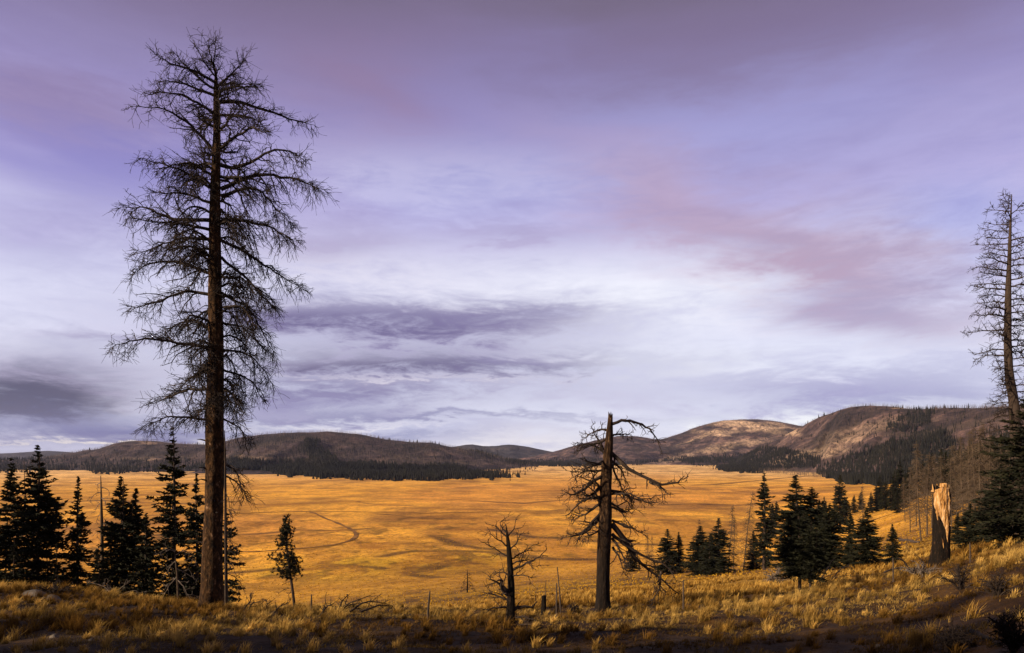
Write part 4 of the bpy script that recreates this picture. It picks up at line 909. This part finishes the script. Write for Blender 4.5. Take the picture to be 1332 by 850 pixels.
fallen([((672, 813), (692, 808), (715, 806))], 668, 814, 'broken stick lying right of the foot of the small black dead tree', 65, lo=12, r=.02, L2=.25)

def log(px0, py0, px1, py1, w, label, lo=14, hi=200, mat='post'):
    Da = solve(px0, py0, lo, hi); a = gpos(px0, Da); Db = solve(px1, py1, lo, hi); c = gpos(px1, Db); r = w/2/F*Da
    d = c-a; n = 14; t = np.linspace(0, 1, n); P = np.array([[d.x*s, d.y*s, 0] for s in t]); P[:, 2] = ground(a.x+P[:, 0], a.y+P[:, 1])-a.z+r*.6
    mb = MB(); mb.tubes(P, r*(1-.35*t)*(1+.08*np.sin(t*19)), 9); o = obj('fallen_log', mb.mesh('fallen_log', M[mat], True)); o.location = a
    return tag(o, label, 'log')
log(1170, 703, 1195, 707, 4, 'dark fallen log on the slope left of the pale broken stump', lo=50)
log(1264, 825, 1300, 842, 7, 'dark fallen log in the bottom right foreground', lo=8, mat='char')
log(1010, 759, 1035, 757, 4, 'dark fallen log in dry grass before the big dark clump', lo=25, mat='char')
log(905, 772, 935, 770, 4, 'short dark log on the golden slope right of the upright post', lo=25, mat='char')

# rocks
def rock(px, py, w, h, label, seed, lo=9, hi=40):
    D = solve(px, py, lo, hi); b = gpos(px, D); W = w/2/F*D; H = h/F*D; n, m = 20, 12; g = seed
    th = np.arange(n)*TAU/n; ph = np.linspace(-.3, math.pi/2, m); V = []
    for p in ph:
        for t in th:
            x, y, z = math.cos(p)*math.cos(t), math.cos(p)*math.sin(t), math.sin(p)
            k = 1+.45*(float(fbm(np.array(x*1.3+z+9+g), np.array(y*1.3-z+g), g, 4))-.5); V.append((x*W*k, y*W*.7*k, z*H*k))
    idx = np.arange(n*m).reshape(m, n); a = idx[:-1]; c = idx[1:]
    Q = np.stack([a, np.roll(a, -1, 1), np.roll(c, -1, 1), c], -1).reshape(-1, 4)
    o = obj('rock', mkmesh('rock', V, Q, None, M['rock'], False)); o.location = b
    return tag(o, label, 'rock')
rock(45, 776, 34, 8, 'wide low grey boulder on the crest at the left', 3, lo=17)
rock(66, 781, 24, 7, 'smaller grey boulder beside the wide low one on the left crest', 8, lo=15)
rock(70, 830, 12, 5, 'small pale stone in the dark foreground on the left', 5)
rock(1143, 842, 10, 4, 'small pale stone at the bottom edge on the right', 6)
rock(118, 834, 8, 3, 'tiny stone in the dark foreground right of the small pale one', 7)

# ------------------------------------------------------------------ grey dead stand and poles
def dead_spruce_mesh(h, R, seed, nb=130, r=.13, tw=.026):
    g = np.random.default_rng(seed); tb = MB(); zz = np.linspace(0, 1, 8)
    tb.tubes(np.stack([.01*h*np.sin(zz*4+seed), 0*zz, zz*h-(zz == 0)*.5], -1), r*(1-zz)**.8+.02, 6)
    f = g.uniform(.18, .98, nb); a = g.uniform(0, TAU, nb); L = R*(1-f)**.62*g.uniform(.4, 1.1, nb)+.2
    u = np.linspace(0, 1, 4)
    d = np.stack([np.cos(a), np.sin(a), g.normal(-.05, .2, nb)], -1)
    B = np.stack([0*f, 0*f, f*h], -1); P = B[:, None]+d[:, None]*L[:, None, None]*u[None, :, None]; P[:, :, 2] -= L[:, None]*.3*(u**2)[None]
    bb = MB(); bb.tubes(P, np.full((nb, 4), tw)*np.linspace(1, .4, 4), 3)
    ii = np.repeat(np.arange(nb), 5); w = g.uniform(.25, 1, len(ii)); B2 = B[ii]+d[ii]*(L[ii]*w)[:, None]; B2[:, 2] -= L[ii]*.3*w*w
    d2 = d[ii]*.6+g.normal(0, .6, (len(ii), 3)); d2[:, 2] -= .2; E = B2+d2*(L[ii]*.3)[:, None]
    bb.tubes(np.stack([B2, E], 1), np.full((len(ii), 2), tw*.6), 3)
    return tb.mesh('trunk', M['dead_grey'], True), bb.mesh('branches', M['dead_grey'])
DS = [dead_spruce_mesh(18, 3.0, s, nb=250) for s in (1, 2, 3, 4)]
def dead_spruce(px, top, base, label, group, lo=60, hi=900, lean=0, v=None, wid=1.0):
    D = solve(px, base, lo, hi); p = gpos(px, D); H = (HY-top)/F*D-p.z; t, b = DS[v if v is not None else rg.randrange(4)]
    e = empty('dead_tree', p, label, 'dead tree', group); s = H/18; e.scale = (s*wid, s*wid, s); e.rotation_euler = (0, lean, 0) if lean else (0, 0, px)
    obj('trunk', t, e); obj('branches', b, e); return e
GS = 'grey dead trees standing behind the pale stump'
for px, top, base in [(1184, 606, 692), (1191, 588, 690), (1198, 577, 702), (1206, 583, 694), (1213, 596, 690), (1228, 584, 684), (1237, 570, 692), (1245, 577, 685), (1253, 556, 686), (1260, 563, 694),
                      (1268, 550, 690), (1276, 558, 692), (1284, 549, 684), (1291, 562, 688), (1177, 626, 682), (1222, 602, 674), (1248, 590, 664), (1263, 582, 666), (1281, 577, 664), (1204, 612, 668), (1298, 566, 676), (1310, 570, 674)]:
    dead_spruce(px, top+rg.uniform(-7, 9), base+rg.uniform(-5, 4), 'tall grey dead tree in the bare stand behind the pale broken stump', GS, wid=rg.uniform(.75, 1.1), lean=rg.uniform(-.05, .05))
GP = 'bare dead poles among the middle grove'
dead_spruce(908, 674, 742, 'bare spike just above the left end of the middle fir clump', GP, lean=.02, wid=.8)
dead_spruce(842, 694, 742, 'short grey dead fir between the low fir and the left pair', GP, wid=.9)
dead_spruce(848, 697, 744, 'grey dead fir touching the left pair of firs', GP, wid=.8)
dead_spruce(948, 655, 744, 'leaning bare pole rising beside the tallest fir of the middle clump', GP, lean=.06, wid=.8)
dead_spruce(955, 672, 744, 'grey half-bare dead fir right of the middle clump', GP, wid=1.0)
dead_spruce(966, 637, 744, 'tallest leaning bare pole left of the very narrow fir', GP, lean=.13, wid=.95)
dead_spruce(1016, 660, 730, 'bare thin pole between the narrow fir and the big dark clump', GP, wid=.4)
dead_spruce(1122, 630, 728, 'pale bare pole standing above the neat conical fir', GP, lo=40, wid=.6)
dead_spruce(1180, 690, 722, 'thin pale dead sapling at the left of the grey stand', GP, wid=.5)

# added trees out of frame, placed and sized to shade the near ridge
SH = []
SHADE = [(-18, -4, 15), (-22, 0, 15), (-27, -5, 18), (-30, -2, 15), (-35, -2, 18), (-26, -11, 18), (-40, -8, 19), (-20, -10, 16), (-43, -4, 19), (-36, -14, 18), (-15, -9, 14), (-50, -3, 22), (-49, -13, 22), (-57, -8, 23), (-12, -12, 15), (-30, -18, 18), (-10, -6, 10), (-7, -9, 9), (-5, -14, 12), (-64, -2, 24)]
for i, (x, y, h) in enumerate(SHADE):
    c, t, h0, R0 = proto('m%d' % (i % 3), **V5[i % 3])
    e = empty('conifer_tree', (x, y, float(ground(x, y))-.2), 'added dark conifer outside the frame, shading the near ridge', 'tree', 'added conifers outside the frame that shade the near ridge')
    s = h/h0; e.scale = (s*1.3, s*1.3, s); e.rotation_euler = (0, 0, i*1.7); obj('trunk', t, e); obj('crown', c, e)

# ------------------------------------------------------------------ grass
def tufts(X, Y, H, nb, seed, W=.007, lean=.35, cols=None, name='bunch_grass', wscale=None):
    g = np.random.default_rng(seed); n = len(X); Z = ground(X, Y)
    i = np.repeat(np.arange(n), nb); m = len(i)
    a = g.uniform(0, TAU, m); tilt = np.abs(g.normal(0, lean, m))+.05; hh = H[i]*g.uniform(.45, 1.1, m)
    base = np.stack([X[i]+g.normal(0, 1, m)*H[i]*.13, Y[i]+g.normal(0, 1, m)*H[i]*.13, Z[i]-.03], -1)
    out = np.stack([np.cos(a), np.sin(a), a*0], -1); wind = np.array([.18, -.05, 0])
    mid = base+out*(hh*np.sin(tilt)*.45)[:, None]+np.array([0, 0, 1])*(hh*np.cos(tilt)*.6)[:, None]+wind*hh[:, None]*.3
    tip = base+out*(hh*np.sin(tilt)*1.25)[:, None]+np.array([0, 0, 1])*(hh*np.cos(tilt))[:, None]+wind*hh[:, None]
    w = (W if wscale is None else wscale[i]); w = np.broadcast_to(w, (m,))[:, None]*g.uniform(.6, 1.4, (m, 1))
    s = np.stack([-np.sin(a+g.normal(0, .8, m)), np.cos(a+g.normal(0, .8, m)), a*0], -1)
    V = np.stack([base-s*w, base+s*w, mid-s*w*.8, mid+s*w*.8, tip], 1)
    b = np.arange(m)[:, None]*5
    T = np.concatenate([b+np.array([[0, 1, 3]]), b+np.array([[0, 3, 2]]), b+np.array([[2, 3, 4]])])
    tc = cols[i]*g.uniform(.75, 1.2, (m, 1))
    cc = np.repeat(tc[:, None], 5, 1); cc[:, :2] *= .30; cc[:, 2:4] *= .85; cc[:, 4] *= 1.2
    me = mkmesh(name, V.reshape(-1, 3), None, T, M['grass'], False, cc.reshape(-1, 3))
    return tag(obj(name, me), 'dry golden bunch grass growing over the near ridge', kind='stuff')
g = np.random.default_rng(101)
straw = np.array([.37, .205, .032]); pale = np.array([.50, .315, .085]); rust = np.array([.19, .095, .016])
def tcols(n, X, Y):
    k = fbm(X/3, Y/3, 55, 3); t = sstep(.35, .65, k+g.normal(0, .07, n))[:, None]
    return rust*(1-t)+(straw*(1-t)+pale*t)*t+straw*t*.15
# near ridge
def scatter(n, lo, hi, umin=-.86, umax=.86, p=1.5):
    Y = (lo**p+(hi**p-lo**p)*g.random(n))**(1/p); u = g.uniform(umin, umax, n); return u*Y, Y
gx, gy = np.meshgrid(np.arange(-30, 30, .40), np.arange(8, 34, .46)); X = (gx+g.uniform(-.19, .19, gx.shape)).ravel(); Y = (gy+g.uniform(-.21, .21, gx.shape)).ravel()
k = np.abs(X) < .86*Y; X, Y = X[k], Y[k]
den = fbm(X/1.6, Y/1.6, 61, 3); big_ = fbm(X/6, Y/6, 62, 3); px = CX+F*X/Y; py = HY-ground(X, Y)/Y*F
cover = 1
lf = 1-sstep(330, 560, px); left = sstep(850, 812, py); line = np.interp(px, [850, 1100, 1332], [800, 772, 726]); band = (px > 820)*np.exp(-((py-line)/np.where(py > line, 22, 40))**2)
d_ = np.maximum(.36+.10*sstep(815, 850, py), np.maximum(lf*(.22+.62*left), .62*band))
d_ = np.where(px > 820, d_-.13, d_)
keep = (den*.30+big_*.25+g.random(len(X))*.45) > .80-.55*d_
X, Y = X[keep], Y[keep]; print('near tufts', len(X))
H = g.uniform(.15, .38, len(X))*(1-.25*sstep(15, 10, Y))*(1+.35*(fbm(X/2, Y/2, 63, 2)-.5)*2)
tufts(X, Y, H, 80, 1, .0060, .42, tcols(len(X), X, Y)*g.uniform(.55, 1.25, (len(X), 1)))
# short litter and stubble between the tufts
X, Y = scatter(100000, 7, 36); px = CX+F*X/Y; py = HY-ground(X, Y)/Y*F
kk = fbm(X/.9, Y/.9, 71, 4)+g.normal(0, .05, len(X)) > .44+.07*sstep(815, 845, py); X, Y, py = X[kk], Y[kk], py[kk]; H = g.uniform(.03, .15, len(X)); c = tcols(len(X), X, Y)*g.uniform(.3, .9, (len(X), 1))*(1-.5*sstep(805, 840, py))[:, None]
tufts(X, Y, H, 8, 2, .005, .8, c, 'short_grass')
# slope beyond the crest
X, Y = scatter(30000, 30, 120, p=1.2); k = (fbm(X/4, Y/4, 66, 3)+g.normal(0, .05, len(X))) > .47; X, Y = X[k], Y[k]
H = g.uniform(.25, .55, len(X)); tufts(X, Y, H, 14, 3, None, .4, tcols(len(X), X, Y)*np.array([1.0, .95, .8]), 'slope_grass', wscale=.008+Y*.00022)
X, Y = scatter(26000, 100, 420, p=.9); H = g.uniform(.2, .5, len(X))
vt = np.broadcast_to(np.array([.66, .36, .03]), (len(X), 3))*g.uniform(.7, 1.15, (len(X), 1))
tufts(X, Y, H, 6, 4, None, .5, vt, 'meadow_grass', wscale=.03+Y*.00022)

# ------------------------------------------------------------------ air
hm = bpy.data.materials.new('thin_blue_air'); hm.use_nodes = True; hn = hm.node_tree
for n in list(hn.nodes): hn.nodes.remove(n)
ho = N(hn, 'ShaderNodeOutputMaterial'); pv = N(hn, 'ShaderNodeVolumePrincipled'); pv.inputs['Color'].default_value = (.62, .66, .95, 1); pv.inputs['Density'].default_value = HAZE = 2.0e-5; pv.inputs['Anisotropy'].default_value = .1
hn.links.new(pv.outputs[0], ho.inputs['Volume'])
X0, Z0, Z1 = 14500, -58, 330
V = [(x, y, z) for z in (Z0, Z1) for y in (-X0, X0) for x in (-X0, X0)]
tag(obj('haze', mkmesh('haze', V, [(0, 2, 3, 1), (4, 5, 7, 6), (0, 1, 5, 4), (2, 6, 7, 3), (0, 4, 6, 2), (1, 3, 7, 5)], None, hm)), 'thin blue air over the far hills', kind='stuff')

# ------------------------------------------------------------------ camera
cam = bpy.data.cameras.new('camera'); co = bpy.data.objects.new('camera', cam); C.objects.link(co)
co.location = (0, 0, 0); co.rotation_euler = (math.pi/2, 0, 0)
cam.sensor_width = 36; cam.lens = 36*F/1332; cam.shift_y = (HY-425)/1332; cam.clip_start = .1; cam.clip_end = 30000
bpy.context.scene.camera = co

# ------------------------------------------------------------------ sun and sky
SUN_EL = 22; sd = Vector((-.90, -.42, 0)).normalized()
sun_dir = Vector((sd.x*math.cos(math.radians(SUN_EL)), sd.y*math.cos(math.radians(SUN_EL)), math.sin(math.radians(SUN_EL))))
sl = bpy.data.lights.new('sun', 'SUN'); sl.energy = 5.0; sl.angle = math.radians(1.0); sl.color = (1, .81, .58)
so = bpy.data.objects.new('sun', sl); C.objects.link(so); so.rotation_euler = sun_dir.to_track_quat('Z', 'Y').to_euler()

w = bpy.data.worlds.new('World'); bpy.context.scene.world = w; w.use_nodes = True; nt = w.node_tree
for n in list(nt.nodes): nt.nodes.remove(n)
out = N(nt, 'ShaderNodeOutputWorld'); bg = N(nt, 'ShaderNodeBackground'); nt.links.new(bg.outputs[0], out.inputs[0])
sky = N(nt, 'ShaderNodeTexSky', sky_type='NISHITA'); sky.sun_disc = False; sky.sun_elevation = math.radians(SUN_EL); sky.sun_rotation = math.atan2(sun_dir.x, sun_dir.y); sky.altitude = 2500
STR = .1; EXPO = .68
bg.inputs[1].default_value = STR
tc = N(nt, 'ShaderNodeTexCoord'); sp = N(nt, 'ShaderNodeSeparateXYZ'); nt.links.new(tc.outputs['Generated'], sp.inputs[0])
def mth(op, a, b=None, c=None, clamp=False):
    n = N(nt, 'ShaderNodeMath', operation=op, use_clamp=clamp)
    for i, v in enumerate((a, b, c)):
        if v is None: continue
        if isinstance(v, (int, float)): n.inputs[i].default_value = v
        else: nt.links.new(v, n.inputs[i])
    return n.outputs[0]
az = mth('ARCTAN2', sp.outputs[0], sp.outputs[1]); el = mth('ARCSINE', sp.outputs[2])
cmb = N(nt, 'ShaderNodeCombineXYZ'); nt.links.new(az, cmb.inputs[0]); nt.links.new(mth('MULTIPLY', el, 3.9), cmb.inputs[1])
def snoise(scale, detail, rough, off=0, dist=0.0):
    n = N(nt, 'ShaderNodeTexNoise'); n.inputs['Scale'].default_value = scale; n.inputs['Detail'].default_value = detail; n.inputs['Roughness'].default_value = rough; n.inputs['Distortion'].default_value = dist
    v = N(nt, 'ShaderNodeVectorMath', operation='ADD'); v.inputs[1].default_value = (off, off*1.3, off*.7); nt.links.new(cmb.outputs[0], v.inputs[0]); nt.links.new(v.outputs[0], n.inputs['Vector'])
    return n.outputs[0]
n1 = snoise(2.2, 7, .55, 3, .3); n2 = snoise(5, 9, .66, 9, .5); n4 = snoise(15, 7, .68, 31, .6)
nw = mth('ADD', mth('MULTIPLY', n2, .6), mth('MULTIPLY', n4, .4))
waz = mth('ADD', az, mth('ADD', mth('MULTIPLY', mth('SUBTRACT', n1, .5), .55), mth('MULTIPLY', mth('SUBTRACT', n2, .5), .16)))
wel = mth('ADD', el, mth('ADD', mth('MULTIPLY', mth('SUBTRACT', n2, .5), .085), mth('MULTIPLY', mth('SUBTRACT', n4, .5), .045)))
waz2 = az; 
def lin(c): return tuple(((v/255+.055)/1.055)**2.4 if v/255 > .04045 else v/255/12.92 for v in c)
def scol(c, k=1.0): return tuple(v/STR*k for v in lin(c))
def pxa(px, py):
    u = (px-CX)/F; v = (HY-py)/F; return math.atan(u), math.atan2(v, math.sqrt(1+u*u))
gr = ramp(nt, mth('MULTIPLY', mth('ADD', el, mth('MULTIPLY', mth('SUBTRACT', n1, .5), .10)), 1/.70, clamp=True), [(0, (0, 0, 0))]*2)
rs_ = [(0.0, (216, 216, 240)), (.08, (228, 228, 246)), (.20, (230, 230, 248)), (.34, (210, 208, 238)), (.48, (180, 170, 216)), (.62, (152, 140, 188)), (.76, (128, 112, 146)), (.90, (108, 95, 108)), (1.0, (94, 82, 90))]
e = gr.color_ramp.elements
while len(e) < len(rs_): e.new(.5)
for q, (p, c) in zip(e, rs_): q.position = p; q.color = (*lin(c), 1)
col = gr.outputs[0]
def smask(px, py, sx, sy, amt, rot=0, hard=1.0, wispy=0.0):
    a0, e0 = pxa(px, py); cosf = math.cos(a0)**2
    sa = sx/F*cosf; se = sy/F*math.cos(a0)
    dx = mth('SUBTRACT', waz, a0); dy = mth('SUBTRACT', wel, e0); r = math.radians(rot)
    u = mth('ADD', mth('MULTIPLY', dx, math.cos(r)/sa), mth('MULTIPLY', dy, math.sin(r)/sa))
    v = mth('ADD', mth('MULTIPLY', dx, -math.sin(r)/se), mth('MULTIPLY', dy, math.cos(r)/se))
    d = mth('ADD', mth('MULTIPLY', u, u), mth('MULTIPLY', v, v))
    m = mth('EXPONENT', mth('MULTIPLY', d, -1))
    if wispy: m = mth('MULTIPLY', m, mth('ADD', 1-wispy*.5, mth('MULTIPLY', mth('SUBTRACT', nw, .45), wispy*7)), clamp=True)
    if hard > 1: 
        mr = N(nt, 'ShaderNodeMapRange', interpolation_type='SMOOTHSTEP'); mr.inputs[1].default_value = .5-.5/hard; mr.inputs[2].default_value = .5+.5/hard; nt.links.new(m, mr.inputs[0]); m = mr.outputs[0]
    return mth('MULTIPLY', m, amt, clamp=True)
def paint(c, *a, **k):
    global col
    col = mixc(nt, smask(*a, **k), col, lin(c))
# broad colour fields of the high cloud
paint((132, 126, 196), 90, 190, 190, 70, .75); paint((150, 145, 205), 640, 130, 190, 60, .5); paint((168, 168, 222), 960, 170, 230, 60, .6); paint((160, 162, 224), 1260, 300, 180, 70, .7); paint((170, 176, 230), 620, 250, 180, 40, .5); paint((150, 120, 140), 30, 120, 160, 40, .4)
paint((150, 120, 150), 470, 110, 130, 45, .5); paint((126, 108, 142), 1000, 60, 400, 36, .4); paint((160, 148, 200), 40, 300, 110, 40, .5)
paint((242, 242, 252), 800, 390, 340, 62, .85, wispy=.35); paint((240, 240, 250), 880, 470, 150, 34, .7, wispy=.4); paint((224, 224, 245), 1050, 440, 260, 36, .6, wispy=.5); paint((222, 220, 244), 90, 410, 210, 46, .75, wispy=.4); paint((232, 228, 244), 480, 352, 140, 26, .65, wispy=.5)
paint((205, 200, 232), 560, 230, 200, 40, .5, wispy=.6)
paint((188, 164, 192), 890, 250, 170, 50, .65, rot=-22, wispy=.2); paint((180, 152, 178), 1080, 345, 230, 48, .9, rot=-24, wispy=.2); paint((170, 154, 186), 1200, 400, 120, 38, .7, wispy=.2)
paint((165, 150, 190), 700, 300, 90, 14, .5, wispy=.8); paint((160, 142, 182), 430, 320, 90, 26, .5, wispy=.6)
# darker low cloud
paint((150, 138, 182), 520, 425, 260, 34, .7, wispy=.5); paint((108, 94, 138), 500, 420, 200, 22, .95, wispy=.7); paint((118, 104, 150), 600, 410, 110, 9, .6, wispy=.6)
paint((146, 134, 178), 540, 490, 250, 34, .75, wispy=.7); paint((98, 84, 122), 560, 474, 200, 15, 1.0, wispy=.6); paint((118, 106, 152), 460, 505, 140, 17, .8, wispy=.8); paint((140, 128, 172), 650, 470, 90, 10, .6, wispy=.8)
paint((124, 118, 168), 560, 545, 260, 6, .85, wispy=.3); paint((132, 124, 172), 430, 530, 170, 20, .75, wispy=.8)
paint((134, 118, 156), 40, 490, 200, 44, .75, wispy=.5); paint((78, 66, 98), 5, 514, 190, 42, 1.0, hard=1.3, wispy=.25); paint((98, 96, 156), 120, 562, 300, 24, 1.0, wispy=.4); paint((140, 126, 168), 130, 440, 90, 12, .6, wispy=.8)
paint((158, 150, 194), 1020, 508, 230, 20, .85, wispy=.6); paint((142, 136, 186), 1150, 524, 240, 20, .75, wispy=.5); paint((122, 128, 184), 490, 574, 160, 8, .8, wispy=.3); paint((150, 152, 204), 620, 562, 140, 8, .5, wispy=.5)
paint((252, 240, 230), 130, 578, 150, 3.5, 1.0, hard=1.2); paint((242, 236, 242), 730, 572, 110, 12, .8, wispy=.5); paint((236, 228, 240), 560, 494, 150, 4, .6, wispy=.9); paint((242, 236, 244), 470, 556, 120, 3.0, .6, wispy=.6)
paint((250, 250, 254), 1000, 542, 90, 8, .95, wispy=.4)
# fine texture
fine = ramp(nt, mth('ADD', mth('MULTIPLY', n2, .55), mth('MULTIPLY', n4, .45)), [(.36, (.74, .72, .82)), (.50, (1, 1, 1)), (.62, (1.18, 1.17, 1.12))])
col = mixc(nt, mth('SUBTRACT', .85, mth('MULTIPLY', el, 1.5), clamp=True), col, fine.outputs[0], 'MULTIPLY')
low = mth('MULTIPLY', mth('ADD', el, .02), 40, clamp=True)
col = mixc(nt, low, (.03, .025, .03), col)
sc = N(nt, 'ShaderNodeVectorMath', operation='SCALE'); nt.links.new(col, sc.inputs[0]); sc.inputs['Scale'].default_value = 1.04/STR/2**EXPO
col = mixc(nt, .93, sky.outputs[0], sc.outputs[0])
nt.links.new(col, bg.inputs[0])
w.cycles.sampling_method = 'MANUAL'; w.cycles.sample_map_resolution = 512

sc_ = bpy.context.scene
sc_.view_settings.view_transform = 'Standard'; sc_.view_settings.look = 'None'; sc_.view_settings.exposure = EXPO; sc_.view_settings.gamma = 1
sc_.cycles.max_bounces = 4; sc_.cycles.diffuse_bounces = 2; sc_.cycles.transparent_max_bounces = 4
sc_.cycles.use_denoising = True
